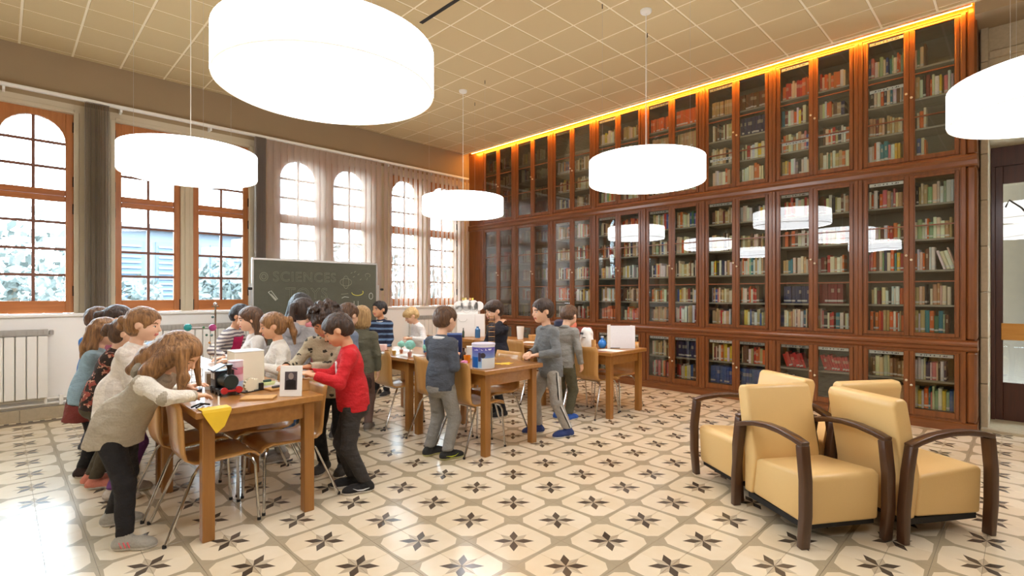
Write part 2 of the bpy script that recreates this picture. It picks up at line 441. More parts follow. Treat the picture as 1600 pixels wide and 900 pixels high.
# windows -----------------------------------------------------------
def window(n, wx):
    wroot = tag(bpy.data.objects.new('window_%d' % n, None), kind='structure'); COL.objects.link(wroot)
    wroot['label'] = 'pair of pine casement windows with arched upper lights'
    for cx in (wx, wx + 0.92):
        W = 0.76; st = 0.078; y0, y1 = YW + 0.06, YW + 0.12
        gx0, gx1 = cx + st, cx + W - st; mid = (gx0 + gx1) / 2; R = (gx1 - gx0) / 2
        fr = MB(); fh = MB()
        fr.box(cx, gx0, y0, y1, 1.235, 3.78, 0.006).box(gx1, cx + W, y0, y1, 1.235, 3.78, 0.006)
        fh.box(gx0, gx1, y0, y1, 1.235, 1.39, 0.006).box(gx0, gx1, y0, y1, 2.65, 2.72, 0.006).box(gx0, gx1, y0 + 0.008, y1, 2.725, 2.80, 0.006)
        zs = 3.40; N = 14
        pts = [(mid - R * math.cos(math.pi * i / N), zs + R * math.sin(math.pi * i / N)) for i in range(N + 1)]
        for i in range(N):
            (xa, za), (xb, zb) = pts[i], pts[i + 1]
            fr.prism([(xa, za), (xb, zb), (xb, 3.78), (xa, 3.78)], y0, y1, 'xz')
        f = fr.build('casement_frame', M['pine'], wroot)
        fh.build('frame_rail', M['pineh'], f)
        bw = 0.016
        gb = MB().box(mid - bw, mid + bw, y0 + 0.012, y1 - 0.012, 1.39, 2.65).box(mid - bw, mid + bw, y0 + 0.012, y1 - 0.012, 2.80, zs + R)
        zl = [1.39, 1.715, 2.045, 2.385, 2.65]; zu = [2.80, 3.075, 3.39]
        for z in zl[1:4] + zu[1:]: gb.box(gx0, gx1, y0 + 0.014, y1 - 0.014, z - bw, z + bw)
        gb.build('glazing_bar', M['bar'], f)
        yp = (y0 + y1) / 2
        for a, b in ((gx0, mid), (mid, gx1)):
            for z0, z1 in list(zip(zl, zl[1:])) + list(zip(zu, zu[1:])):
                MB().box(a, b, yp - 0.002, yp + 0.002, z0, z1).build('pane', M['wglass'], f)
            arc = [p for p in pts if a - 1e-6 <= p[0] <= b + 1e-6]
            MB().prism([(a, 3.39), (b, 3.39)] + arc[::-1], yp - 0.002, yp + 0.002, 'xz').build('pane', M['wglass'], f)
        hx = cx if cx == wx else cx + W
        for z in (1.45, 2.5, 2.85, 3.55): MB().tube([(hx, y0 - 0.01, z), (hx, y0 - 0.01, z + 0.13)], 0.012, 8).build('hinge', M['iron'], f)
        ex = cx + W if cx == wx else cx
        MB().box(ex - 0.012, ex + 0.012, y0 - 0.02, y0, 1.24, 1.40, 0.004).build('bolt', M['iron'], f)
for k in range(4): window(k + 1, WIN[k])

# curtain rail and vertical blinds ------------------------------------
YR = 8.45; ZR = 3.935
rail = thing('curtain_rail', 'long white curtain rail running above all the windows', 'rail', (0, 0, 0))
MB().box(XMIN, 7.12, YR - 0.03, YR + 0.03, ZR - 0.015, ZR + 0.025, 0.006).build('track', M['white'], rail)
for x in (-2.1, 0.03, 1.14, 2.2, 3.0, 4.1, 5.2, 6.2, 7.0):
    MB().box(x - 0.012, x + 0.012, YR + 0.02, YW, ZR - 0.05, ZR + 0.02).build('bracket', M['white'], rail)
def blind_mat(name, c, tr):
    m = bpy.data.materials.new(name); m.use_nodes = True; nt = m.node_tree; nt.nodes.clear()
    out = nt.nodes.new('ShaderNodeOutputMaterial'); a = nt.nodes.new('ShaderNodeMixShader'); b = nt.nodes.new('ShaderNodeMixShader')
    df = nt.nodes.new('ShaderNodeBsdfDiffuse'); tl = nt.nodes.new('ShaderNodeBsdfTranslucent'); tp = nt.nodes.new('ShaderNodeBsdfTransparent')
    nz = NV(nt, noise(nt, coords(nt), 60, 2, (1, 1, 0.05)))
    col = mixc(nt, nz, rgb(tuple(int(v * 0.92) for v in c)), rgb(c))
    nt.links.new(col, df.inputs[0]); nt.links.new(col, tl.inputs[0])
    a.inputs[0].default_value = 0.55; b.inputs[0].default_value = tr
    nt.links.new(df.outputs[0], a.inputs[1]); nt.links.new(tl.outputs[0], a.inputs[2])
    nt.links.new(a.outputs[0], b.inputs[1]); nt.links.new(tp.outputs[0], b.inputs[2]); nt.links.new(b.outputs[0], out.inputs[0])
    return m
M['blind'] = blind_mat('blind_fabric', (226, 208, 194), 0.34)
M['blind2'] = blind_mat('blind_fabric_dense', (214, 204, 194), 0.04)
def slat_mesh(m, wd):
    mb = MB(); N = 4; t = 0.0012
    z0, z1 = -2.67, 0.0
    prof = [(-wd / 2 + wd * i / N, 0.006 * (1 - (2 * i / N - 1) ** 2)) for i in range(N + 1)]
    poly = prof + [(a, b + t) for a, b in reversed(prof)]
    mb.prism(poly, z0, z1, 'xy')
    return mb.mesh('slat', True, [m])
sm, sm2 = slat_mesh(M['blind'], 0.118), slat_mesh(M['blind2'], 0.127)
def blind(label, x0, x1, n, ang, mesh, group=None):
    b = thing('vertical_blind', label, 'blind', ((x0 + x1) / 2, YR, ZR - 0.02), 0, group)
    for i in range(n):
        x = x0 + (x1 - x0) * (i + 0.5) / n - (x0 + x1) / 2
        link('slat', mesh, b, (x, 0, 0), (0, 0, math.radians(ang + RNG.uniform(-3, 3))))
blind('sheer vertical blind drawn across the window behind the chalkboard', 2.98, 5.02, 19, 14, sm)
blind('sheer vertical blind drawn across the window beside the bookcase', 5.06, 7.14, 19, 24, sm)
blind('grey vertical blind gathered between the two uncovered windows', 0.76, 1.02, 15, 82, sm2)
blind('grey vertical blind gathered above the chalkboard corner', 2.80, 2.96, 12, 82, sm2)

# radiators -----------------------------------------------------------
def radiator(x0, x1, label):
    yb = 8.20; r = thing('radiator', label, 'radiator', ((x0 + x1) / 2, yb, 0.26), 0, 'white column radiators under the windows')
    n = int(round((x1 - x0) / 0.095)); w_ = (x1 - x0) / n; h = 0.80
    cm = MB().box(-w_ / 2 + 0.004, w_ / 2 - 0.004, -0.11, -0.02, 0, h - 0.075, 0.008).mesh('column', False, [M['white']])
    for i in range(n): link('column', cm, r, (-(x1 - x0) / 2 + w_ * (i + 0.5), 0, 0))
    g = MB().box(-(x1 - x0) / 2, (x1 - x0) / 2, -0.10, -0.01, h - 0.07, h)
    for i in range(n * 2): x = -(x1 - x0) / 2 + (x1 - x0) * (i + 0.5) / (n * 2); g.box(x - 0.016, x + 0.016, -0.112, -0.10, h - 0.06, h - 0.01)
    g.build('top_grille', M['grille'], r)
    MB().box(-(x1 - x0) / 2 + 0.1, (x1 - x0) / 2 - 0.1, -0.02, 0.02, 0.1, h - 0.1).build('wall_mount', M['white'], r)
    MB().tube([((x1 - x0) / 2 - 0.02, -0.06, 0.0), ((x1 - x0) / 2 - 0.02, -0.06, -0.07), ((x1 - x0) / 2 - 0.02, -0.03, -0.08)], 0.014, 8).build('feed_pipe', M['white'], r)
    MB().lathe([(0.018, 0), (0.024, 0.01), (0.024, 0.05), (0.015, 0.06)], 10, ((x1 - x0) / 2 + 0.03, -0.05, h - 0.07)).build('valve', M['alu'], r)
    return r
radiator(-1.0, 0.40, 'white column radiator under the window beyond the gathered grey blind')
radiator(1.25, 2.75, 'white column radiator under the window with two bare casements')
radiator(3.3, 4.9, 'white column radiator behind the chalkboard')
radiator(5.45, 6.95, 'white column radiator under the blind beside the bookcase')
pipe = thing('heating_pipes', 'pair of pale heating pipes running low along the parapet', 'pipe', (0, 8.20, 0.2))
for z in (-0.02, 0.035): MB().tube([(XMIN, -0.02, z), (7.2, -0.02, z)], 0.014, 8).build('pipe', M['white'], pipe, True)
for x in (-1.2, 0.52, 0.75, 2.9, 5.2): MB().box(x - 0.02, x + 0.02, -0.04, 0.015, -0.05, 0.07, 0.004).build('pipe_clip', M['white'], pipe)
# ------------------------------------------------------------------ bookcase wall: eight bays of three cabinets
BW = 0.965; BY = [0.435 + BW * k for k in range(8)]        # lower y of every bay (0 = beside the door)
TIERS = {'base': (0.10, 0.86, 0.190, 0.818, [0.513], []),
         'middle': (0.98, 2.83, 1.045, 2.773, [1.355, 1.745, 2.094, 2.484], [1.615, 2.239]),
         'upper': (2.95, 4.47, 3.026, 4.437, [3.34, 3.68, 4.03], [3.46, 3.943])}
def cabinet(tier):
    z0, z1, g0, g1, shelves, bars = TIERS[tier]
    r = thing('bookcase_cabinet', '', 'cabinet')
    h = z1 - z0; Wd = BW
    D = XB - XF                                             # local x: 0 at the face, + towards the wall
    c = MB().box(D - 0.02, D - 0.004, 0.03, Wd - 0.03, 0, h).box(0.03, D - 0.02, 0.02, 0.05, 0, h).box(0.03, D - 0.02, Wd - 0.05, Wd - 0.02, 0, h)
    c.box(0.03, D - 0.02, 0.05, Wd - 0.05, 0, 0.03).box(0.03, D - 0.02, 0.05, Wd - 0.05, h - 0.03, h)
    c.build('carcass', M['cabin'], r)
    f = MB()
    for y in (0, Wd): # half pilaster on each side
        a, b = (0, 0.052) if y == 0 else (Wd - 0.052, Wd)
        f.box(0.0, 0.05, a, b, 0, h)
        f.box(-0.022, 0.0, *((0.0005, 0.040) if y == 0 else (Wd - 0.040, Wd - 0.0005)), 0, h, 0.004)
    f.box(0.0, 0.05, 0.052, Wd - 0.052, 0, 0.022).box(0.0, 0.05, 0.052, Wd - 0.052, h - 0.022, h)
    for y, s in ((0.052, 1), (Wd - 0.052, -1)):             # rounded inner corners of the opening
        R = 0.035
        arc = [(y + s * (R - R * math.cos(t)), h - 0.022 - (R - R * math.sin(t))) for t in [math.pi / 2 * i / 5 for i in range(6)]]
        f.prism([(y, h - 0.022)] + arc, -0.004, 0.02, 'yz')
    f.build('face_frame', M['cab'], r)
    for z in shelves:
        MB().box(0.045, D - 0.02, 0.05, Wd - 0.05, z - z0 - 0.022, z - z0, 0.002).build('shelf', M['shelf'], r)
    for k in (0, 1):
        ya, yb = (0.054, Wd / 2 - 0.001) if k == 0 else (Wd / 2 + 0.001, Wd - 0.054)
        s_out, s_in = 0.033, 0.043
        ga, gb = (ya + s_out, yb - s_in) if k == 0 else (ya + s_in, yb - s_out)
        lo, hi = 0.024, h - 0.024
        d = MB().box(-0.012, 0.018, ya, ga, lo, hi, 0.004).box(-0.012, 0.018, gb, yb, lo, hi, 0.004)
        d.box(-0.012, 0.018, ga, gb, lo, g0 - z0, 0.004).box(-0.012, 0.018, ga, gb, g1 - z0, hi, 0.004)
        for (a0, a1, b0, b1) in ((ga, ga + 0.008, g0 - z0, g1 - z0), (gb - 0.008, gb, g0 - z0, g1 - z0)): d.box(-0.004, 0.010, a0, a1, b0, b1)
        do = d.build('door', M['cab'], r)
        MB().box(0.003, 0.007, ga, gb, g0 - z0, g1 - z0).build('glass_pane', M['glass'], do)
        for z in bars: MB().box(-0.006, 0.012, ga, gb, z - z0 - 0.007, z - z0 + 0.007).build('glazing_bar', M['cabh'], do)
        ky = yb - 0.022 if k == 0 else ya + 0.022
        MB().lathe([(0.006, 0), (0.006, -0.012), (0.013, -0.018), (0.013, -0.028), (0.004, -0.033)], 10, (-0.012, ky, (g0 + g1) / 2 - z0 - 0.05 * (k == 0)), axis='x').build('knob', M['knob'], do)
    return r
protos = {t: cabinet(t) for t in TIERS}
used = set()
strip_m = {}
def strip_mat():
    m, nt, p = new_mat('printed_shelf_label'); X, Y, Z = xyz(nt, coords(nt))
    n1 = NV(nt, noise(nt, coords(nt), 60, 1, (1, 1, 0.2)))
    f = (Z.abs().lt(0.007)) * (Y.abs().lt(0.12)) * n1.gt(0.52)
    nt.links.new(mixc(nt, f, rgb((238, 238, 234)), rgb((96, 96, 104))), p.inputs['Base Color']); p.inputs['Roughness'].default_value = 0.6
    return m
M['slabel'] = strip_mat()
sl_me = MB().box(-0.001, 0.001, -0.165, 0.165, -0.018, 0.018).mesh('shelf_label', False, [M['slabel']])
LAB = {'upper': [(0, 1, 1.0), (2, 1, 1.0), (3, 1, .99), (6, 1, 1.0), (7, 1, 1.0)], 'middle': [(k, 1, 1.0) for k in range(8)] , 'base': [(0, 0, 1), (0, 1, 1), (1, 1, 1), (2, 0, 1), (3, 0, 1)]}
cabs = {}
for t in TIERS:
    for k in range(8):
        r = protos[t] if k == 0 else copy_tree(protos[t])
        r.location = (XF, BY[k], TIERS[t][0])
        place = {0: 'beside the stone jamb', 7: 'next to the blinds'}.get(k, 'in the %s bay from the stone jamb' % ORD[k])
        r['label'] = {'base': 'low glazed book cabinet at floor level %s', 'middle': 'tall glazed book cabinet of the middle tier %s',
                      'upper': 'glazed book cabinet of the top tier %s'}[t] % place
        r['group'] = 'glazed book cabinets of the library wall'
        cabs[t, k] = r
        for (kk, side, fz) in LAB[t]:
            if kk == k:
                y = 0.27 if side == 0 else BW - 0.27
                link('shelf_label', sl_me, r, (0.012, y, TIERS[t][3] - TIERS[t][0] - 0.022))
for t, k, side, z in (('upper', 0, 1, 3.86), ('upper', 1, 0, 3.46), ('upper', 1, 1, 3.44), ('upper', 2, 1, 3.40), ('upper', 5, 1, 3.7)):
    link('shelf_label', sl_me, cabs[t, k], (0.03, 0.27 if side == 0 else BW - 0.27, z - TIERS[t][0]))
Y0, Y1 = BY[0], BY[7] + BW
def moulding(name, prof, label, z):
    o = thing(name, label, 'moulding', (XF, 0, z))
    L = 0.47; 
    MB().prism(prof, Y0 - 0.09, YW - 0.01, 'xz').build('moulding_run', M['cabh'], o)
    return o
moulding('bookcase_ledge', [(-0.01, 0), (0.4, 0), (0.4, 0.12), (-0.02, 0.12), (-0.055, 0.105), (-0.065, 0.085), (-0.055, 0.065), (-0.03, 0.05), (-0.03, 0.02)], 'brown moulded ledge above the low book cabinets', 0.86)
moulding('bookcase_ledge', [(-0.01, 0), (0.4, 0), (0.4, 0.12), (-0.04, 0.12), (-0.06, 0.105), (-0.06, 0.085), (-0.035, 0.06), (-0.03, 0.02)], 'brown moulded ledge below the top tier of book cabinets', 2.83)
moulding('bookcase_plinth', [(-0.03, 0), (0.4, 0), (0.4, 0.10), (-0.01, 0.10), (-0.03, 0.085)], 'brown plinth at the foot of the bookcase wall', 0.0)
moulding('bookcase_top_rail', [(-0.012, 0), (0.4, 0), (0.4, 0.06), (-0.012, 0.06)], 'lit brown top rail of the bookcase under the ceiling', 4.47)
ep = thing('bookcase_end_panel', 'rounded brown end post closing the bookcase beside the stone jamb', 'panel', (XF, Y0, 0))
for z0, z1 in ((0.10, 0.86), (0.98, 2.83), (2.95, 4.53)):
    MB().box(-0.02, 0.42, -0.085, -0.001, z0, z1, 0.02).build('post_section', M['cab'], ep)
fp = thing('bookcase_filler_panel', 'plain brown filler panel between the bookcase and the blinds', 'panel', (XF, Y1, 0))
for z0, z1 in ((0.10, 0.86), (0.98, 2.83), (2.95, 4.47)):
    MB().box(-0.008, 0.03, 0.001, YW - Y1 - 0.01, z0, z1, 0.004).build('filler_board', M['cab'], fp)
# warm light strip hidden at the ceiling edge
led = thing('light_strip', 'warm light strip running along the top of the bookcase', 'light', (7.165, 0, CEIL + 0.0))
M['led'] = emis('warm_led', (255, 170, 50), 75.0)
MB().box(0.0, 0.022, Y0 - 0.05, YW - 0.2, -0.012, 0.006).build('glowing_tube', M['led'], led)
MB().box(-0.04, 0.0, Y0 - 0.05, YW - 0.2, -0.012, 0.02).build('light_channel', M['alu'], led)

# ------------------------------------------------------------------ books
def book_mat():
    m, nt, p = new_mat('book_spine')
    oi = nt.nodes.new('ShaderNodeObjectInfo'); X, Y, Z = xyz(nt, coords(nt, 'Generated'))
    r = NV(nt, oi.outputs['Random'])
    band = (Z - 0.14).abs().lt(0.05) * r.gt(0.35)
    title = (Z - 0.66).abs().lt(0.10) * (r * 7.3).fract().gt(0.5) * (Y - 0.5).abs().lt(0.22)
    c = mixc(nt, title * 0.45, oi.outputs['Color'], rgb((240, 226, 190)))
    c = mixc(nt, band * 0.85, c, rgb((236, 232, 222)))
    page = X.gt(0.10) * (Z.gt(0.985) + 0)
    nt.links.new(c, p.inputs['Base Color']); p.inputs['Roughness'].default_value = 0.55
    return m
def stuff_mat():
    m, nt, p = new_mat('book_spines')
    a = nt.nodes.new('ShaderNodeVertexColor'); a.layer_name = 'Col'
    u = nt.nodes.new('ShaderNodeUVMap'); u.uv_map = 'UVMap'; X, Y, Z = xyz(nt, u.outputs[0])
    band = (Y - 0.14).abs().lt(0.05) * X.gt(0.35)
    title = (Y - 0.66).abs().lt(0.10) * (X * 7.3).fract().gt(0.55)
    c = mixc(nt, title * 0.35, a.outputs[0], rgb((240, 226, 190)))
    nt.links.new(mixc(nt, band * 0.8, c, rgb((236, 232, 222))), p.inputs['Base Color']); p.inputs['Roughness'].default_value = 0.55
    return m
M['book'], M['books'] = book_mat(), stuff_mat()
bk = MB()   # unit book: spine (-x) slightly rounded, height z 0..1, thickness y, depth x 0..1
prof = [(0.05, 0), (0.0, 0.25), (-0.012, 0.5), (0.0, 0.75), (0.05, 1.0), (1, 1.0), (1, 0)]
bk.prism(prof, 0, 1, 'xy'); book_me = bk.mesh('book', False, [M['book']])
CN = {'cream': (226, 212, 176), 'white': (234, 230, 220), 'tan': (196, 162, 108), 'brown': (112, 72, 44), 'dark red': (128, 36, 34),
      'red': (196, 48, 40), 'orange': (226, 106, 40), 'yellow': (236, 200, 60), 'green': (66, 118, 84), 'pale green': (156, 190, 140),
      'blue': (54, 88, 150), 'navy': (40, 46, 84), 'grey': (150, 146, 138), 'black': (44, 42, 42), 'teal': (44, 130, 140), 'pink': (214, 120, 120)}
MIX = ['cream'] * 14 + ['white'] * 12 + ['tan'] * 8 + ['brown'] * 4 + ['dark red'] * 2 + ['red'] * 2 + ['orange'] * 3 + ['yellow'] * 2 + ['green', 'pale green', 'blue', 'blue', 'navy', 'grey', 'grey', 'black', 'black', 'teal', 'pink']
OLD = ['tan'] * 6 + ['cream'] * 8 + ['brown'] * 2 + ['dark red'] + ['black']
ROWS = {('upper', 1, 3, 1): 'orange', ('upper', 1, 3, 0): 'warm', ('upper', 2, 3, 0): 'brownset', ('upper', 2, 3, 1): 'tanset', ('upper', 3, 3, 0): 'orangeset', ('upper', 3, 3, 1): 'orangeset',
        ('upper', 3, 2, 0): 'tanset', ('upper', 3, 2, 1): 'tanset', ('base', 1, 1, 0): 'redslant', ('base', 1, 1, 1): 'redslant', ('base', 1, 0, 0): 'none', ('base', 1, 0, 1): 'few',
        ('base', 2, 0, 1): 'blueset', ('base', 2, 0, 0): 'blueset', ('base', 3, 1, 0): 'navyset', ('middle', 1, 1, 0): 'redset', ('middle', 1, 1, 1): 'navyset',
        ('middle', 2, 1, 0): 'warm', ('upper', 0, 3, 0): 'few', ('upper', 0, 1, 0): 'few', ('upper', 0, 0, 0): 'few', ('upper', 5, 3, 0): 'none', ('upper', 5, 3, 1): 'none',
        ('upper', 6, 0, 1): 'redset', ('upper', 6, 0, 0): 'redset', ('upper', 2, 2, 0): 'navyset', ('base', 0, 0, 1): 'cream', ('base', 0, 0, 0): 'bright', ('upper', 0, 3, 1): 'bright', ('upper', 0, 0, 1): 'bright',
        ('middle', 5, 1, 1): 'orange', ('middle', 4, 0, 1): 'orange', ('middle', 7, 1, 1): 'white', ('middle', 7, 1, 0): 'white'}
SETS = {'brownset': 'brown', 'tanset': 'tan', 'orangeset': 'orange', 'blueset': 'blue', 'navyset': 'navy', 'redset': 'dark red', 'redslant': 'red', 'white': 'cream'}
sv, sf, scol, suv = [], [], [], []
tier_words = {'base': 'low', 'middle': 'middle', 'upper': 'top'}
nind = 0
for k in range(8):
    for t in ('middle', 'base', 'upper'):
        z0, z1, g0, g1, shelves, bars = TIERS[t]
        lv = [g0 + 0.0] + shelves + [g1 + 0.02]
        for row in range(len(lv) - 1):
            for side in (0, 1):
                zb, zt = lv[row] + 0.001, lv[row + 1] - 0.035
                ya, yb = (BY[k] + 0.075, BY[k] + BW / 2 - 0.012) if side == 0 else (BY[k] + BW / 2 + 0.012, BY[k] + BW - 0.075)
                R = random.Random(hash((k, row, side, len(t))) & 0xffff)
                th = ROWS.get((t, k, row, side), R.choice(['mix', 'mix', 'mix', 'old', 'old', 'mixlow']) if t == 'upper' else R.choice(['mix', 'mix', 'mix', 'mix', 'old', 'warm']))
                if th == 'none': continue
                y = yb - 0.006 - (R.uniform(0, 0.04)); end = ya + 0.004 + (R.uniform(0, 0.10) if R.random() < 0.4 else 0.0)
                if th == 'few': end = yb - 0.13
                H0 = min(zt - zb, 0.27) * R.uniform(0.74, 0.92)
                if t == 'base': H0 = min(zt - zb, 0.24)
                pend = []
                tset = R.uniform(0.022, 0.038); depth = 0.16; lean = False
                while y > end + 0.014:
                    if th in SETS: col = SETS[th]; tk = tset; hh = H0 * (1 if th != 'redslant' else R.uniform(0.7, 0.85))
                    else:
                        pal = {'old': OLD, 'warm': ['cream', 'orange', 'orange', 'tan', 'red', 'white', 'brown'], 'orange': ['orange', 'orange', 'red', 'cream'],
                               'cream': ['cream', 'white', 'tan'], 'bright': ['white', 'yellow', 'blue', 'orange', 'cream', 'teal', 'pale green', 'pink']}.get(th, MIX)
                        col = R.choice(pal); tk = R.uniform(0.015, 0.042); hh = H0 * R.uniform(0.78, 1.06)
                    hh = min(hh, zt - zb - 0.004); tk = min(tk, y - end)
                    if tk < 0.008: break
                    y0 = y - tk; xs = XF + 0.07 + R.uniform(0, 0.025)
                    base = CN[col]; cc = [min(1, max(0, lin(c) * R.uniform(0.95, 1.30))) for c in base]
                    slant = th == 'redslant' or (t == 'middle' and k == 0 and row == 2 and side == 0 and y < ya + 0.21)
                    ang = 0.30 if slant else 0.0
                    if slant:
                        if not lean: y -= hh * math.sin(ang) + 0.004; lean = True
                        tk_s = tk / math.cos(ang) + 0.002; y0 = y - tk_s
                        if y0 < end - 0.02: break
                    if k == 0 and nind < 300:
                        b = link('book', book_me, None, (xs, y0 + 0.0006, zb + tk * math.sin(ang)), (-ang, 0, 0), (depth, tk - 0.0012, hh))
                        b.color = (*cc, 1); nind += 1
                        size = 'tall' if hh > H0 * 0.97 else ('short' if hh < H0 * 0.86 else 'medium height')
                        pend.append((b, size, col))
                        b['category'] = 'book'; b['group'] = 'books in the end bay of the library wall'
                    else:
                        o = len(sv); ca, sa = math.cos(-ang), math.sin(-ang)
                        for (px, py) in ((xs, 0), (xs, tk - 0.0012), (xs + depth, tk - 0.0012), (xs + depth, 0)):
                            for pz in (0, hh): sv.append((px, y0 + py * ca - pz * sa, zb + tk * math.sin(ang) + py * sa + pz * ca))
                        idx = [(0, 1, 3, 2), (2, 3, 5, 4), (4, 5, 7, 6), (6, 7, 1, 0), (1, 7, 5, 3), (0, 2, 4, 6)]
                        r_ = R.random()
                        for n_, fc in enumerate(idx):
                            sf.append(tuple(i + o for i in fc))
                            scol += [(*cc, 1)] * 4; suv += [(r_, 0.0 if i % 2 == 0 else 1.0) for i in fc] if n_ < 4 else [(0.2, 0.4)] * 4
                    y -= (tk_s if slant else tk) + (R.uniform(0, 0.03) if R.random() < 0.06 else 0)
                for n_, (b, size, col) in enumerate(reversed(pend)):
                    od = (ORD + ['ninth', 'tenth', 'eleventh', 'twelfth', 'thirteenth', 'fourteenth', 'fifteenth', 'sixteenth', 'seventeenth', 'eighteenth', 'nineteenth', 'twentieth', 'twenty-first', 'twenty-second', 'twenty-third', 'twenty-fourth', 'twenty-fifth'])[n_]
                    b['label'] = '%s %s book, %s from the jamb, %s shelf, %s door, %s end cabinet' % (size, col, od, ['bottom', 'second', 'third', 'fourth', 'fifth'][row], 'near' if side == 0 else 'far', tier_words[t])
me = bpy.data.meshes.new('shelved_books'); me.from_pydata(sv, [], sf); me.materials.append(M['books'])
ca = me.color_attributes.new('Col', 'FLOAT_COLOR', 'CORNER'); ca.data.foreach_set('color', np.array(scol, dtype=np.float32).ravel())
uv = me.uv_layers.new(name='UVMap'); uv.data.foreach_set('uv', np.array(suv, dtype=np.float32).ravel())
me.update(); bm = bmesh.new(); bm.from_mesh(me); bmesh.ops.recalc_face_normals(bm, faces=bm.faces); bm.to_mesh(me); bm.free()
o = link('shelved_books', me); tag(o, 'rows of books filling the other bays of the library wall', 'books', kind='stuff')
print('individual books', nind, 'stuff books', len(sf) // 6)
# ------------------------------------------------------------------ drum pendant lamps
M['shade'] = emis('glowing_white_shade', (250, 251, 255), LAMP_STRENGTH)
M['shade2'] = emis('glowing_diffuser', (250, 251, 255), LAMP_STRENGTH)
M['seam'] = emis('shade_seam', (250, 240, 226), 0.42)
def lamp(x, y, label):
    r = thing('pendant_lamp', label, 'lamp', (x, y, 2.655), 0, 'white drum pendant lamps')
    N = 64; R = 0.60; H = 0.245
    mb = MB(); prof = [(R - 0.012, 0.0), (R, 0.008), (R, H - 0.004), (R - 0.01, H), (R - 0.03, H), (R - 0.03, 0.012)]
    vs = []; 
    for rr, z in prof:
        for k in range(N): vs.append((rr * math.cos(2 * math.pi * k / N), rr * math.sin(2 * math.pi * k / N), z))
    fs = [(i * N + k, i * N + (k + 1) % N, (i + 1) * N + (k + 1) % N, (i + 1) * N + k) for i in range(len(prof) - 1) for k in range(N)]
    mb.add(vs, fs).build('shade', M['shade'], r, True)
    MB().lathe([(0.585, 0.006), (0.585, 0.012)], N).build('diffuser', M['shade2'], r, True)
    MB().lathe([(0.56, H - 0.03), (0.56, H - 0.026)], N).build('top_cover', M['white'], r, True)
    mb = MB(); pts = [((R - 0.006) * math.cos(2 * math.pi * k / N), (R - 0.006) * math.sin(2 * math.pi * k / N), 0.001) for k in range(N + 1)]
    mb.tube(pts, 0.005, 6, cap=False).build('rim', M['seam'], r, True)
    MB().box(R - 0.002, R + 0.001, -0.002, 0.002, 0.004, H - 0.004).build('shade_seam', M['seam'], r)
    top = CEIL - 2.655
    MB().tube([(0, 0, H - 0.03), (0, 0, top)], 0.004, 6).build('cord', M['paper'], r)
    MB().lathe([(0.001, top - 0.035), (0.05, top - 0.032), (0.06, top - 0.02), (0.06, top)], 20).build('ceiling_rose', M['white'], r, True)
    for k in range(3):
        an = 0.5 + 2 * math.pi * k / 3; c, s = 0.5 * math.cos(an), 0.5 * math.sin(an)
        w_ = MB().tube([(c, s, H - 0.03), (c, s, top)], 0.0012, 4).build('hanging_wire', M['alu'], r)
        MB().tube([(c, s, top - 0.05), (c, s, top)], 0.005, 6).build('wire_grip', M['iron'], w_)
    return r
for x, y, l in ((1.35, 2.85, 'glowing white drum lamp hanging over the near end of the toy train table'), (1.35, 5.90, 'glowing white drum lamp hanging in front of the bare casement windows'),
                (4.87, 5.90, 'glowing white drum lamp hanging in front of the corner blinds'), (4.87, 2.85, 'glowing white drum lamp hanging in front of the middle of the bookcase'),
                (4.87, -0.20, 'glowing white drum lamp hanging near the dark glazed door'), (1.35, -0.20, 'glowing white drum lamp over the empty floor before the armchairs'),
                (-2.17, 2.85, 'glowing white drum lamp beside the plain side wall'), (-2.17, 5.90, 'glowing white drum lamp between the side wall and the windows')):
    lamp(x, y, l)
# ------------------------------------------------------------------ tables
TZ = 0.79
def table(x0, x1, y0, y1, label):
    cx, cy = (x0 + x1) / 2, (y0 + y1) / 2; a, b = (x1 - x0) / 2, (y1 - y0) / 2
    t = thing('library_table', label, 'table', (cx, cy, 0))
    MB().box(-a, a, -b, b, TZ - 0.042, TZ, 0.005).build('tabletop', M['table'], t)
    L = 0.068
    for sx in (-1, 1):
        for sy in (-1, 1):
            lx, ly = sx * (a - 0.045 - L / 2), sy * (b - 0.045 - L / 2)
            MB().box(lx - L / 2, lx + L / 2, ly - L / 2, ly + L / 2, 0, TZ - 0.042, 0.004).build('leg', M['tablel'], t)
    for sx in (-1, 1):
        x = sx * (a - 0.045 - L / 2); MB().box(x - 0.012, x + 0.012, -b + 0.045 + L, b - 0.045 - L, TZ - 0.155, TZ - 0.042).build('apron', M['table'], t)
    for sy in (-1, 1):
        y = sy * (b - 0.045 - L / 2); MB().box(-a + 0.045 + L, a - 0.045 - L, y - 0.012, y + 0.012, TZ - 0.155, TZ - 0.042).build('apron', M['table'], t)
    return t
RX = [(0.80, 1.565), (3.045, 3.825), (5.015, 5.81)]; TY = [(3.385, 4.595), (4.61, 5.82), (5.835, 7.045)]
names = ['toy train', 'printed tub', 'white folding boards']
for r in range(3):
    for k in range(3):
        if r == 1 and k == 2: continue
        table(*RX[r], *TY[k], ['brown wooden table with the %s on it', 'brown wooden table just behind the one with the %s', 'brown wooden table at the window end of the row of the %s'][k] % names[r])

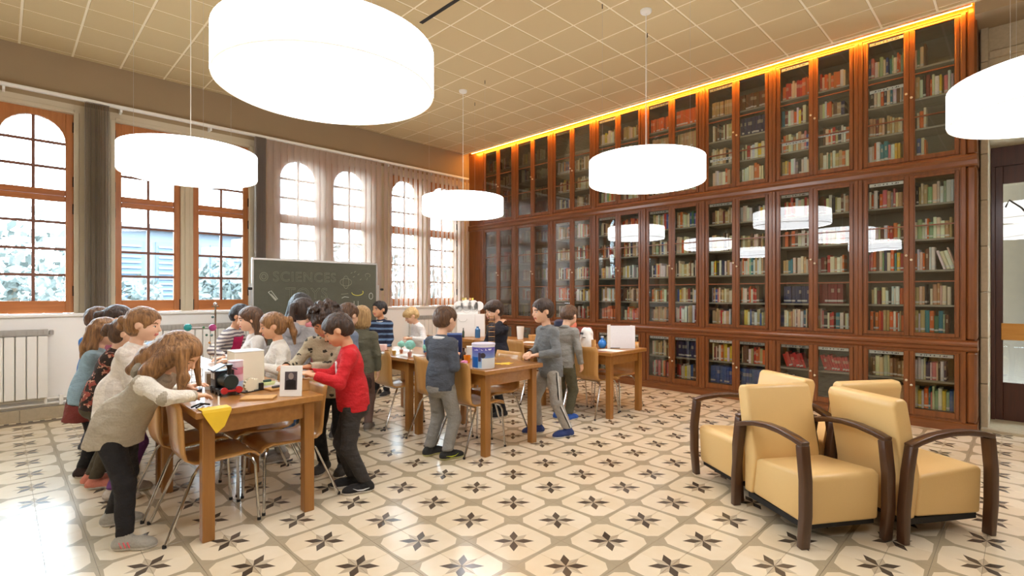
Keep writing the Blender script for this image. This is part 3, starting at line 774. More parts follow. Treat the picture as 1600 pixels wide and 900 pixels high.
# ------------------------------------------------------------------ bent plywood chairs (face +x)
def make_chair():
    r = thing('plywood_chair', '', 'chair')
    prof = [(0.215, 0.405), (0.195, 0.432), (0.15, 0.445), (0.05, 0.438), (-0.08, 0.430), (-0.155, 0.436), (-0.20, 0.462), (-0.222, 0.51), (-0.228, 0.58), (-0.232, 0.68), (-0.245, 0.78), (-0.262, 0.84)]
    wid = [0.37, 0.385, 0.40, 0.41, 0.41, 0.40, 0.385, 0.375, 0.375, 0.39, 0.40, 0.385]
    mb = MB(); t = 0.011; P = [Vector((a, 0, b)) for a, b in prof]; n = len(P); vs = []; NW = 6
    for i, p in enumerate(P):
        tn = (P[min(i + 1, n - 1)] - P[max(i - 1, 0)]).normalized(); nr = Vector((tn.z, 0, -tn.x))
        for sgn in (0, 1):
            for k in range(NW + 1):
                f = 2 * k / NW - 1
                dish = 0.016 * f * f * (1 if i > 6 else 0.4) * (-1)
                q = p + nr * (t * sgn + dish * (-1 if i > 6 else -1)); vs.append((q.x, f * wid[i] / 2, q.z))
    S = 2 * (NW + 1); fs = []
    for i in range(n - 1):
        for k in range(NW):
            a = i * S + k; fs.append((a, a + 1, a + S + 1, a + S)); b = a + NW + 1; fs.append((b, b + S, b + S + 1, b + 1))
        fs.append((i * S, i * S + S, i * S + S + NW + 1, i * S + NW + 1)); fs.append((i * S + NW, i * S + 2 * NW + 1, i * S + S + 2 * NW + 1, i * S + S + NW))
    for e in (0, (n - 1) * S):
        for k in range(NW): fs.append((e + k, e + k + NW + 1, e + k + NW + 2, e + k + 1))
    mb.add(vs, fs).build('seat_shell', M['ply'], r, 'all')
    for sy in (-1, 1):
        y0, y1 = sy * 0.13, sy * 0.205
        l1 = MB().tube([(0.16, y0, 0.415), (0.185, sy * 0.165, 0.40), (0.20, sy * 0.18, 0.36), (0.215, y1, 0.0)], 0.0095, 8).build('leg', M['chrome'], r, True)
        MB().lathe([(0.012, 0), (0.012, 0.018)], 8, (0.215, y1, 0)).build('foot_cap', M['rubber'], l1)
        l2 = MB().tube([(-0.10, y0, 0.415), (-0.13, sy * 0.165, 0.40), (-0.155, sy * 0.18, 0.37), (-0.31, sy * 0.218, 0.0)], 0.0095, 8).build('leg', M['chrome'], r, True)
        MB().lathe([(0.012, 0), (0.012, 0.018)], 8, (-0.31, sy * 0.218, 0)).build('foot_cap', M['rubber'], l2)
    fr = MB().tube([(0.16, -0.13, 0.415), (0.16, 0.13, 0.415)], 0.0095, 8).tube([(-0.10, -0.13, 0.415), (-0.10, 0.13, 0.415)], 0.0095, 8)
    fr.tube([(0.16, -0.09, 0.415), (-0.10, -0.09, 0.415)], 0.008, 8).tube([(0.16, 0.09, 0.415), (-0.10, 0.09, 0.415)], 0.008, 8)
    fr.build('seat_frame', M['chrome'], r, True)
    return r
chair0 = make_chair(); first = True
CH = [(0.985, 3.745, 0, 'plywood chair with chrome legs beside the girl in the grey tunic'), (0.955, 4.23, 0, 'plywood chair with chrome legs behind the girl in purple trousers'),
      (1.455, 3.79, 180, 'plywood chair with chrome legs beside the boy in red'), (1.435, 4.25, 180, 'plywood chair with chrome legs beside the curly haired boy'),
      (3.24, 3.755, 0, 'plywood chair with its back at the boy in the slate grey sweater'), (3.24, 4.235, 0, 'plywood chair just behind the boy in the slate grey sweater'),
      (3.24, 5.09, 0, 'plywood chair beside the girl with the blond bob'), (3.74, 4.02, 180, 'plywood chair tucked in beside the boy in the grey denim jacket'),
      (5.205, 3.755, 0, 'plywood chair beside the boy in olive trousers'), (5.205, 4.96, 0, 'plywood chair on the aisle side of the middle table by the bookcase'),
      (5.70, 3.775, 180, 'plywood chair tucked under the white folding boards'), (5.205, 4.235, 0, 'plywood chair behind the white bag and cardboard tube')]
for x, y, a, l in CH:
    c = chair0 if first else copy_tree(chair0); first = False
    c.location = (x, y, 0); c.rotation_euler = (0, 0, math.radians(a + RNG.uniform(-0.8, 0.8))); c['label'] = l; c['group'] = 'bent plywood chairs at the tables'

# ------------------------------------------------------------------ armchairs (face +x)
def rounded(mb_obj, w_=0.02, seg=3):
    md = mb_obj.modifiers.new('bevel', 'BEVEL'); md.width = w_; md.segments = seg; md.limit_method = 'ANGLE'; md.angle_limit = math.radians(30)
    for p in mb_obj.data.polygons: p.use_smooth = True
    return mb_obj
def make_armchair():
    r = thing('armchair', '', 'armchair')
    w2 = 0.252
    seat = MB().prism([(-0.20, 0.13), (0.285, 0.115), (0.30, 0.395), (0.26, 0.415), (-0.16, 0.375)], -w2, w2, 'xz').build('seat', M['leather'], r); rounded(seat, 0.022)
    back = MB().prism([(-0.205, 0.12), (-0.165, 0.38), (-0.255, 0.82), (-0.275, 0.845), (-0.345, 0.838), (-0.36, 0.80), (-0.285, 0.36), (-0.285, 0.12)], -w2, w2, 'xz').build('backrest', M['leather'], r); rounded(back, 0.018)
    MB().box(-0.25, 0.26, -w2 + 0.01, w2 - 0.01, 0.085, 0.122).build('under_frame', M['rubber'], r)
    for sy in (-1, 1):
        y = sy * 0.284; f = MB()
        f.ribbon([(0.300, y, 0.0), (0.318, y, 0.2), (0.318, y, 0.4), (0.295, y, 0.598)], 0.058, [0.042, 0.05, 0.05, 0.05], (0, 1, 0))
        fl = f.build('front_leg', M['walnut'], r); rounded(fl, 0.006, 2)
        f = MB().ribbon([(-0.33, y, 0.0), (-0.325, y, 0.2), (-0.30, y, 0.42), (-0.27, y, 0.575)], 0.056, [0.04, 0.046, 0.046, 0.045], (0, 1, 0))
        rounded(f.build('rear_leg', M['walnut'], r), 0.006, 2)
        arc = [(0.318, y, 0.603), (0.24, y, 0.622), (0.12, y, 0.637), (0.0, y, 0.638), (-0.12, y, 0.624), (-0.22, y, 0.598), (-0.29, y, 0.572)]
        rounded(MB().ribbon(arc, 0.058, 0.032, (0, 1, 0)).build('armrest', M['walnut'], r), 0.006, 2)
    return r
AO = (4.175, 1.03); AR = 0.475
a0 = make_armchair()
for k, (an, l) in enumerate(((184, 'cream leather armchair turned towards the open floor with its seat fully showing'), (274, 'cream leather armchair showing its slanted back and one wooden arm'),
                             (4, 'cream leather armchair facing the bookcase with only its back top showing'), (94, 'cream leather armchair facing the tables behind another armchair'))):
    c = a0 if k == 0 else copy_tree(a0)
    c.location = (AO[0] + AR * math.cos(math.radians(an)), AO[1] + AR * math.sin(math.radians(an)), 0); c.rotation_euler = (0, 0, math.radians(236 + 90 * k))
    c['label'] = l; c['group'] = 'four armchairs set back to back'

# ------------------------------------------------------------------ chalkboard on a stand
cb = thing('chalkboard', 'large green chalkboard on a wheeled stand before the blinds', 'chalkboard', (3.46, 7.62, 0))
def chalk_mat():
    m, nt, p = new_mat('green_chalkboard'); co = coords(nt)
    n1, n2 = NV(nt, noise(nt, co, 3, 5, (1, 1, 2))), NV(nt, noise(nt, co, 25, 3))
    nt.links.new(mixc(nt, n1 * 0.7 + n2 * 0.3, rgb((72, 74, 60)), rgb((98, 98, 82))), p.inputs['Base Color']); p.inputs['Roughness'].default_value = 0.75
    return m
BWD, B0, B1 = 0.955, 0.74, 1.955
MB().box(-BWD, BWD, -0.012, 0.012, B0, B1).build('writing_surface', chalk_mat(), cb)
MB().box(-BWD - 0.02, BWD + 0.02, -0.02, 0.02, B1, B1 + 0.03, 0.004).box(-BWD - 0.02, BWD + 0.02, -0.02, 0.02, B0 - 0.03, B0, 0.004).box(-BWD - 0.025, -BWD, -0.02, 0.02, B0, B1, 0.004).box(BWD, BWD + 0.025, -0.02, 0.02, B0, B1, 0.004).build('frame', M['alu'], cb)
MB().box(-BWD, BWD, -0.09, -0.02, B0 - 0.035, B0 - 0.02).build('chalk_tray', M['alu'], cb)
for s in (-1, 1):
    MB().tube([(s * 1.0, 0, 0.06), (s * 1.0, 0, 1.62)], 0.018, 8).build('upright', M['alu'], cb, True)
    ft = MB().tube([(s * 1.0, -0.3, 0.07), (s * 1.0, 0.3, 0.07)], 0.018, 8).build('foot', M['alu'], cb, True)
    for yy in (-0.28, 0.28): MB().lathe([(0.03, -0.01), (0.03, 0.01)], 12, (s * 1.0, yy, 0.031), axis='x').build('castor', M['rubber'], ft)
    MB().lathe([(0.012, 0), (0.02, 0.01), (0.02, 0.05)], 10, (s * 1.03, -0.02, 1.55), axis='x').build('clamp_knob', M['rubber'], cb)
M['chalk'] = mat('chalk', (142, 142, 120), 0.9); M['chalky'] = mat('yellow_chalk', (214, 206, 92), 0.9); M['chalkw'] = mat('white_chalk', (190, 192, 180), 0.9)
def chalk_text(body, x, z, size):
    cu = bpy.data.curves.new('chalk_writing', 'FONT'); cu.body = body; cu.size = size; cu.fill_mode = 'NONE'; cu.bevel_depth = 0.0022; cu.bevel_resolution = 0; cu.resolution_u = 3; cu.space_character = 1.12
    o = bpy.data.objects.new('tmp', cu); COL.objects.link(o); bpy.context.view_layer.update()
    me = bpy.data.meshes.new_from_object(o.evaluated_get(bpy.context.evaluated_depsgraph_get())); bpy.data.objects.remove(o)
    me.materials.clear(); me.materials.append(M['chalk'])
    return link('chalk_writing', me, cb, (x, -0.0135, z), (math.pi / 2, 0, 0))
chalk_text('SCIENCES', -0.70, 1.66, 0.20); chalk_text('TOYS', -0.52, 1.40, 0.24)
def chalk_line(pts, m='chalk', r=0.004):
    MB().tube([(a, -0.0135, b) for a, b in pts], r, 5).build('chalk_drawing', M[m], cb)
def circ(cx, cz, a, b, t0=0, t1=2 * math.pi, n=16): return [(cx + a * math.cos(t0 + (t1 - t0) * i / n), cz + b * math.sin(t0 + (t1 - t0) * i / n)) for i in range(n + 1)]
chalk_line(circ(0.62, 1.50, 0.10, 0.05, math.pi, 2.15 * math.pi), 'chalky', 0.006)
chalk_line(circ(-0.82, 1.72, 0.055, 0.06)); chalk_line(circ(-0.82, 1.72, 0.03, 0.035))
chalk_line([(-0.76, 1.50), (-0.66, 1.38), (-0.63, 1.40), (-0.72, 1.52), (-0.76, 1.50)], 'chalkw', 0.006); chalk_line([(-0.73, 1.47), (-0.65, 1.39)], 'chalkw', 0.012)
chalk_line(circ(0.42, 1.66, 0.10, 0.06)); chalk_line(circ(0.42, 1.66, 0.05, 0.10)); chalk_line(circ(0.86, 1.44, 0.035, 0.05), 'chalkw', 0.005)
chalk_line([(0.34, 1.47), (0.46, 1.48)]); chalk_line([(0.35, 1.41), (0.40, 1.43), (0.47, 1.42)], 'chalkw', 0.005)
chalk_line([(0.56, 1.36), (0.56, 1.28), (0.63, 1.28), (0.63, 1.36)], 'chalkw', 0.005); chalk_line(circ(0.80, 1.78, 0.045, 0.03, -1, 4)); chalk_line([(0.80, 1.74), (0.78, 1.70)])
for a, b in ((0.50, 1.80), (0.56, 1.82), (0.62, 1.78), (0.66, 1.70), (0.54, 1.74)): chalk_line([(a, b), (a + 0.03, b + 0.02)])

# ------------------------------------------------------------------ outdoors behind the windows
M['leaf'] = mat('pale_foliage', (78, 84, 80), 0.8, scale=3, var=0.3); M['bark'] = mat('bark', (92, 80, 66), 0.9)
M['facade'] = mat('grey_facade', (86, 92, 100), 0.8); M['louver'] = mat('blue_grey_louver', (66, 82, 98), 0.6); M['ground'] = mat('pale_ground', (90, 88, 82), 0.95)
struct('ground', MB().box(-60, 70, YW + 1.2, 90, -4.1, -4.0), M['ground'], label='pale ground outside')
def tree(x, y, z, R_, label):
    t = thing('garden_tree', label, 'tree', (x, y, -4.0))
    MB().tube([(0, 0, 0), (0.1, 0, (z + 4) * 0.5), (0, 0.1, z + 4)], [0.22, 0.16, 0.08], 8).build('trunk', M['bark'], t)
    rr = random.Random(int(x * 100)); mb = MB()
    for _ in range(1100):
        u, v, w_ = rr.gauss(0, 1), rr.gauss(0, 1), rr.gauss(0, 0.8); n = math.sqrt(u * u + v * v + w_ * w_) + 1e-6; q = R_ * rr.random() ** 0.4
        c = Vector((u / n * q, v / n * q, z + 4 + w_ / n * q)); s = rr.uniform(0.09, 0.19)
        a = Vector((rr.gauss(0, 1), rr.gauss(0, 1), rr.gauss(0, 1))).normalized() * s; b = a.orthogonal().normalized() * s * 0.6
        mb.add([c - a, c + b, c + a, c - b], [(0, 1, 2, 3)])
    mb.build('crown', M['leaf'], t)
for x, y, z, r_, l in ((0.2, 16, 1.6, 1.9, 'leafy tree outside the window by the side radiator'), (2.9, 21, 0.9, 1.3, 'leafy tree outside left of the louvred house'), (5.5, 18.2, 1.5, 1.35, 'leafy tree outside the right bare casement'),
                       (9.8, 17, 1.4, 2.3, 'leafy tree outside behind the chalkboard blind'), (15, 19, 1.6, 2.6, 'leafy tree outside behind the corner blind')):
    tree(x, y, z, r_, l)
hb = thing('neighbour_house', 'blue grey house with louvred shutters seen through the bare casements', 'building', (4.6, 24, -4))
MB().box(-2.6, 3.4, 0, 5, 0, 7.9).build('wall', M['facade'], hb)
MB().box(-2.9, 3.7, -0.4, 5.3, 7.9, 8.15).build('roof', M['facade'], hb)
for x0 in (-2.2, -0.3, 1.6):
    f = MB().box(x0, x0 + 1.5, -0.08, 0.0, 4.7, 7.5).build('shutter', M['louver'], hb)
    for i in range(13): MB().box(x0 + 0.08, x0 + 1.42, -0.16, -0.08, 4.8 + 0.205 * i, 4.88 + 0.205 * i).build('louver', M['facade'], f)
# ------------------------------------------------------------------ people: signed-distance bodies meshed with surface nets
def smin(a, b, k):
    h = np.maximum(k - np.abs(a - b), 0) / k
    return np.minimum(a, b) - h * h * k * 0.25
class Field:
    """sum of round cones and ellipsoids; ops: + smooth union, - smooth subtraction, & plane cut (keep side of the normal)"""
    def __init__(s): s.p = []
    def cone(s, a, b, ra, rb, k=0.03, op='+', flat=None): s.p.append(('c', np.array(a, float), np.array(b, float), ra, rb, k, op)); return s
    def ell(s, c, r, R=None, k=0.03, op='+'): s.p.append(('e', np.array(c, float), np.array(r, float), None if R is None else np.array(R, float), 0, k, op)); return s
    def plane(s, pt, n): s.p.append(('p', np.array(pt, float), np.array(n, float) / np.linalg.norm(n), 0, 0, 0, '&')); return s
    def mesh(s, h, wob=0.0, freq=40.0, seed=0, disp=None):
        lo = np.full(3, 1e9); hi = np.full(3, -1e9)
        for q in s.p:
            if q[0] == 'p' or q[6] != '+': continue
            if q[0] == 'c': r = max(q[3], q[4]); a = np.minimum(q[1], q[2]) - r; b = np.maximum(q[1], q[2]) + r
            else: r = max(q[2]); a = q[1] - r; b = q[1] + r
            lo = np.minimum(lo, a); hi = np.maximum(hi, b)
        lo -= 3 * h; hi += 3 * h
        n = np.ceil((hi - lo) / h).astype(int) + 1
        ax = [lo[i] + h * np.arange(n[i]) for i in range(3)]
        F = np.full(n, 0.5)
        for q in s.p:
            if q[0] == 'p':
                d = ((ax[0] - q[1][0]) * q[2][0])[:, None, None] + ((ax[1] - q[1][1]) * q[2][1])[None, :, None] + ((ax[2] - q[1][2]) * q[2][2])[None, None, :]
                F = np.maximum(F, -d); continue
            k = q[5]; mg = k + 3 * h
            if q[0] == 'c': r = max(q[3], q[4]); a = np.minimum(q[1], q[2]) - r - mg; b = np.maximum(q[1], q[2]) + r + mg
            else: r = max(q[2]); a = q[1] - r - mg; b = q[1] + r + mg
            i0 = np.maximum(0, np.floor((a - lo) / h).astype(int)); i1 = np.minimum(n, np.ceil((b - lo) / h).astype(int) + 1)
            if np.any(i1 <= i0): continue
            sl = tuple(slice(i0[i], i1[i]) for i in range(3))
            X = ax[0][sl[0]][:, None, None]; Y = ax[1][sl[1]][None, :, None]; Z = ax[2][sl[2]][None, None, :]
            if q[0] == 'c':
                A = q[1]; D = q[2] - A; L2 = max(1e-9, D @ D)
                t = np.clip(((X - A[0]) * D[0] + (Y - A[1]) * D[1] + (Z - A[2]) * D[2]) / L2, 0, 1)
                d = np.sqrt((X - A[0] - t * D[0]) ** 2 + (Y - A[1] - t * D[1]) ** 2 + (Z - A[2] - t * D[2]) ** 2) - (q[3] + (q[4] - q[3]) * t)
            else:
                px, py, pz = X - q[1][0], Y - q[1][1], Z - q[1][2]
                if q[3] is not None:
                    R = q[3]; px, py, pz = (px * R[0, 0] + py * R[1, 0] + pz * R[2, 0], px * R[0, 1] + py * R[1, 1] + pz * R[2, 1], px * R[0, 2] + py * R[1, 2] + pz * R[2, 2])
                rr = q[2]; k0 = np.sqrt((px / rr[0]) ** 2 + (py / rr[1]) ** 2 + (pz / rr[2]) ** 2); k1 = np.sqrt((px / rr[0] ** 2) ** 2 + (py / rr[1] ** 2) ** 2 + (pz / rr[2] ** 2) ** 2)
                d = k0 * (k0 - 1) / np.maximum(k1, 1e-6)
            if q[6] == '+': F[sl] = smin(F[sl], d, k) if k > 0 else np.minimum(F[sl], d)
            else: F[sl] = -smin(-F[sl], d, k) if k > 0 else np.maximum(F[sl], -d)
        if wob or disp:
            X = ax[0][:, None, None]; Y = ax[1][None, :, None]; Z = ax[2][None, None, :]
            if wob: F = F + wob * (np.sin(X * freq + seed + 2 * np.sin(Z * freq * 0.7)) * np.sin(Y * freq * 0.9 + 1.7 * seed) + 0.6 * np.sin(Z * freq * 0.8 + X * freq * 0.5 + Y * freq * 0.4 + seed))
            if disp: F = F + disp(X, Y, Z)
        return nets(F, lo, h)
def nets(F, lo, h):
    S = F < 0
    c = [S[i:S.shape[0] - 1 + i, j:S.shape[1] - 1 + j, k:S.shape[2] - 1 + k] for i in (0, 1) for j in (0, 1) for k in (0, 1)]
    cnt = np.zeros(c[0].shape, np.int8)
    for q in c: cnt += q
    act = np.argwhere((cnt > 0) & (cnt < 8))
    if len(act) == 0: return np.zeros((0, 3)), np.zeros((0, 4), int)
    vid = np.full(cnt.shape, -1, np.int64); vid[act[:, 0], act[:, 1], act[:, 2]] = np.arange(len(act))
    off = np.array([(i, j, k) for i in (0, 1) for j in (0, 1) for k in (0, 1)])
    val = np.stack([F[act[:, 0] + o[0], act[:, 1] + o[1], act[:, 2] + o[2]] for o in off], 1)
    pos = np.zeros((len(act), 3)); num = np.zeros(len(act))
    for a in range(8):
        for b in range(a + 1, 8):
            if np.abs(off[a] - off[b]).sum() != 1: continue
            va, vb = val[:, a], val[:, b]; x = (va < 0) != (vb < 0)
            t = np.where(x, va / np.where(x, va - vb, 1), 0)
            p = off[a][None] + t[:, None] * (off[b] - off[a])[None]
            pos += np.where(x[:, None], p, 0); num += x
    V = lo + h * (act + pos / num[:, None])
    faces = []
    for axis in range(3):
        u, v = [i for i in range(3) if i != axis]
        sl0 = [slice(None)] * 3; sl1 = [slice(None)] * 3; sl0[axis] = slice(0, -1); sl1[axis] = slice(1, None)
        A, B = S[tuple(sl0)], S[tuple(sl1)]
        e = np.argwhere(A != B)
        e = e[(e[:, u] > 0) & (e[:, v] > 0) & (e[:, u] < F.shape[u] - 1) & (e[:, v] < F.shape[v] - 1)]
        def cell(du, dv):
            q = e.copy(); q[:, u] -= du; q[:, v] -= dv; return vid[q[:, 0], q[:, 1], q[:, 2]]
        Q = np.stack([cell(0, 0), cell(1, 0), cell(1, 1), cell(0, 1)], 1)
        flip = A[e[:, 0], e[:, 1], e[:, 2]] ^ (axis == 1)
        Q[flip] = Q[flip][:, ::-1]
        faces.append(Q)
    return V, np.concatenate(faces)
def np_mesh(name, parts, mats, midx=None):
    """parts = list of (V, F, material index array or int)"""
    Vs, Fs, Ms = [], [], []; o = 0
    for V, Fq, m in parts:
        Vs.append(V); Fs.append(Fq + o); o += len(V); Ms.append(np.full(len(Fq), m) if np.isscalar(m) else m)
    V = np.concatenate(Vs); Fq = np.concatenate(Fs); mi = np.concatenate(Ms)
    me = bpy.data.meshes.new(name); me.vertices.add(len(V)); me.vertices.foreach_set('co', V.astype(np.float32).ravel())
    me.loops.add(len(Fq) * 4); me.loops.foreach_set('vertex_index', Fq.astype(np.int32).ravel())
    me.polygons.add(len(Fq)); me.polygons.foreach_set('loop_start', np.arange(0, len(Fq) * 4, 4, dtype=np.int32))
    for q in mats: me.materials.append(q)
    me.polygons.foreach_set('material_index', mi.astype(np.int32)); me.polygons.foreach_set('use_smooth', np.ones(len(Fq), bool))
    me.update(calc_edges=True); me.validate()
    return me
def fcent(V, Fq): return V[Fq].mean(1)
def rotm(yaw=0, pitch=0, roll=0):
    """columns = forward, left, up;  pitch > 0 looks down; yaw > 0 turns left"""
    cy, sy, cp, sp, cr, sr = math.cos(yaw), math.sin(yaw), math.cos(pitch), math.sin(pitch), math.cos(roll), math.sin(roll)
    Rz = np.array([[cy, -sy, 0], [sy, cy, 0], [0, 0, 1]]); Ry = np.array([[cp, 0, sp], [0, 1, 0], [-sp, 0, cp]]); Rx = np.array([[1, 0, 0], [0, cr, -sr], [0, sr, cr]])
    return Rz @ Ry @ Rx
def ik(S, T, a, b, hint):
    S, T = np.array(S, float), np.array(T, float); D = T - S; L = np.linalg.norm(D); mx = (a + b) * 0.985
    if L > mx: T = S + D / L * mx; D = T - S; L = mx
    u = D / L; x = (a * a - b * b + L * L) / (2 * L); y = math.sqrt(max(0, a * a - x * x))
    hn = np.array(hint, float); hn = hn - u * (hn @ u); hn /= np.linalg.norm(hn) + 1e-9
    return S + u * x + hn * y, T
SKIN = [mat('skin_light', (236, 190, 158), 0.5, var=0.05), mat('skin_medium', (222, 168, 130), 0.5, var=0.05), mat('skin_tan', (204, 144, 104), 0.5, var=0.05)]
M['lip'] = mat('lip', (200, 116, 104), 0.5); M['eyew'] = mat('eye_white', (238, 236, 232), 0.3); M['iris'] = mat('iris', (48, 34, 26), 0.25)
def hair_mat(name, c1, c2):
    m, nt, p = new_mat(name); co = coords(nt)
    n = NV(nt, noise(nt, co, 42, 4, (1.7, 1.7, 0.22))); n2 = NV(nt, noise(nt, co, 9, 2))
    f = ((n - 0.5) * 2.2 + 0.5 + (n2 - 0.5) * 0.6).max(0.0).min(1.0)
    nt.links.new(mixc(nt, f, rgb(c1), rgb(c2)), p.inputs['Base Color']); p.inputs['Roughness'].default_value = 0.45
    bump(nt, p, n, 0.9, 0.02); return m
HAIR = {'blond': hair_mat('hair_blond', (150, 112, 66), (222, 186, 130)), 'lightbrown': hair_mat('hair_light_brown', (96, 64, 36), (176, 128, 78)), 'brown': hair_mat('hair_brown', (62, 42, 28), (118, 84, 56)),
        'darkbrown': hair_mat('hair_dark_brown', (36, 26, 20), (78, 56, 42)), 'black': hair_mat('hair_black', (18, 16, 16), (52, 46, 44)), 'fair': hair_mat('hair_fair', (190, 150, 92), (236, 206, 150))}
FAB = {}
def cloth(c, pat=None, c2=(40, 30, 30), c3=None):
    key = (c, pat, c2, c3)
    if key in FAB: return FAB[key]
    m, nt, p = new_mat('cloth'); co = coords(nt); X, Y, Z = xyz(nt, co)
    nz = NV(nt, noise(nt, co, 90, 2)); nl = NV(nt, noise(nt, co, 7, 3))
    base = mixc(nt, nz * 0.6 + nl * 0.4, rgb(tuple(v * 0.86 for v in c)), rgb(tuple(min(255, v * 1.06) for v in c)))
    if pat == 'stripe': base = mixc(nt, ((Z + nl * 0.03) * 26).fract().gt(0.55), base, rgb(c2))
    if pat == 'wide': base = mixc(nt, ((Z + nl * 0.02) * 13).fract().gt(0.62), base, rgb(c2))
    if pat == 'floral':
        a = NV(nt, noise(nt, co, 22, 1)); b = NV(nt, noise(nt, co, 41, 1))
        base = mixc(nt, a.gt(0.56), base, rgb(c2)); base = mixc(nt, (b.gt(0.60)) * a.gt(0.44), base, rgb(c3))
    if pat == 'animal':
        vo = nt.nodes.new('ShaderNodeTexVoronoi'); vo.inputs['Scale'].default_value = 17; mp = nt.nodes.new('ShaderNodeMapping'); mp.inputs['Scale'].default_value = (1, 1, 1.35)
        nt.links.new(co, mp.inputs[0]); nt.links.new(mp.outputs[0], vo.inputs[0]); n3 = NV(nt, noise(nt, co, 60, 2))
        base = mixc(nt, (NV(nt, vo.outputs[0]) + (n3 - 0.5) * 0.55).lt(0.30), base, rgb(c2))
    if pat == 'knit': base = mixc(nt, ((X * 55).sin() * (Y * 55).sin()).gt(0.2) * 0.3, base, rgb(tuple(v * 0.8 for v in c)))
    nt.links.new(base, p.inputs['Base Color']); p.inputs['Roughness'].default_value = 0.85
    fold = NV(nt, noise(nt, co, 6, 2, (1.6, 1.6, 3.2))); bump(nt, p, fold * 0.8 + nl * 0.2 + nz * 0.12, 0.6, 0.05)
    FAB[key] = m; return m

def hand_field(W, R, s, curl):
    """W wrist, R columns = along the hand, towards the thumb, palm normal (back of hand)"""
    f = Field(); L = lambda x, y, z: np.array(W) + R @ (np.array((x, y, z)) * s)
    f.cone(L(-0.03, 0, 0), L(0.01, 0, 0), 0.021 * s, 0.020 * s, 0.015)
    f.ell(L(0.040, 0.0, 0), np.array((0.042, 0.033, 0.014)) * s, R, 0.015)
    for i, (y, ln) in enumerate(((0.024, 0.050), (0.008, 0.057), (-0.009, 0.053), (-0.024, 0.041))):
        a = L(0.068 - 0.004 * abs(i - 1), y, 0); c1, c2 = curl * 0.5, curl * 1.15
        d1 = np.array((math.cos(c1), 0.06 * (1.5 - i), -math.sin(c1))); d2 = np.array((math.cos(c2), 0.03 * (1.5 - i), -math.sin(c2)))
        b = a + R @ d1 * ln * 0.55 * s; c = b + R @ d2 * ln * 0.5 * s
        f.cone(a, b, 0.0082 * s, 0.0076 * s, 0.006).cone(b, c, 0.0076 * s, 0.0064 * s, 0.004)
    a = L(0.018, 0.024, -0.004); b = L(0.045, 0.046, -0.014 - 0.01 * curl); c = L(0.068, 0.050, -0.022 - 0.012 * curl)
    f.cone(a, b, 0.0115 * s, 0.0092 * s, 0.012).cone(b, c, 0.0092 * s, 0.0074 * s, 0.005)
    return f

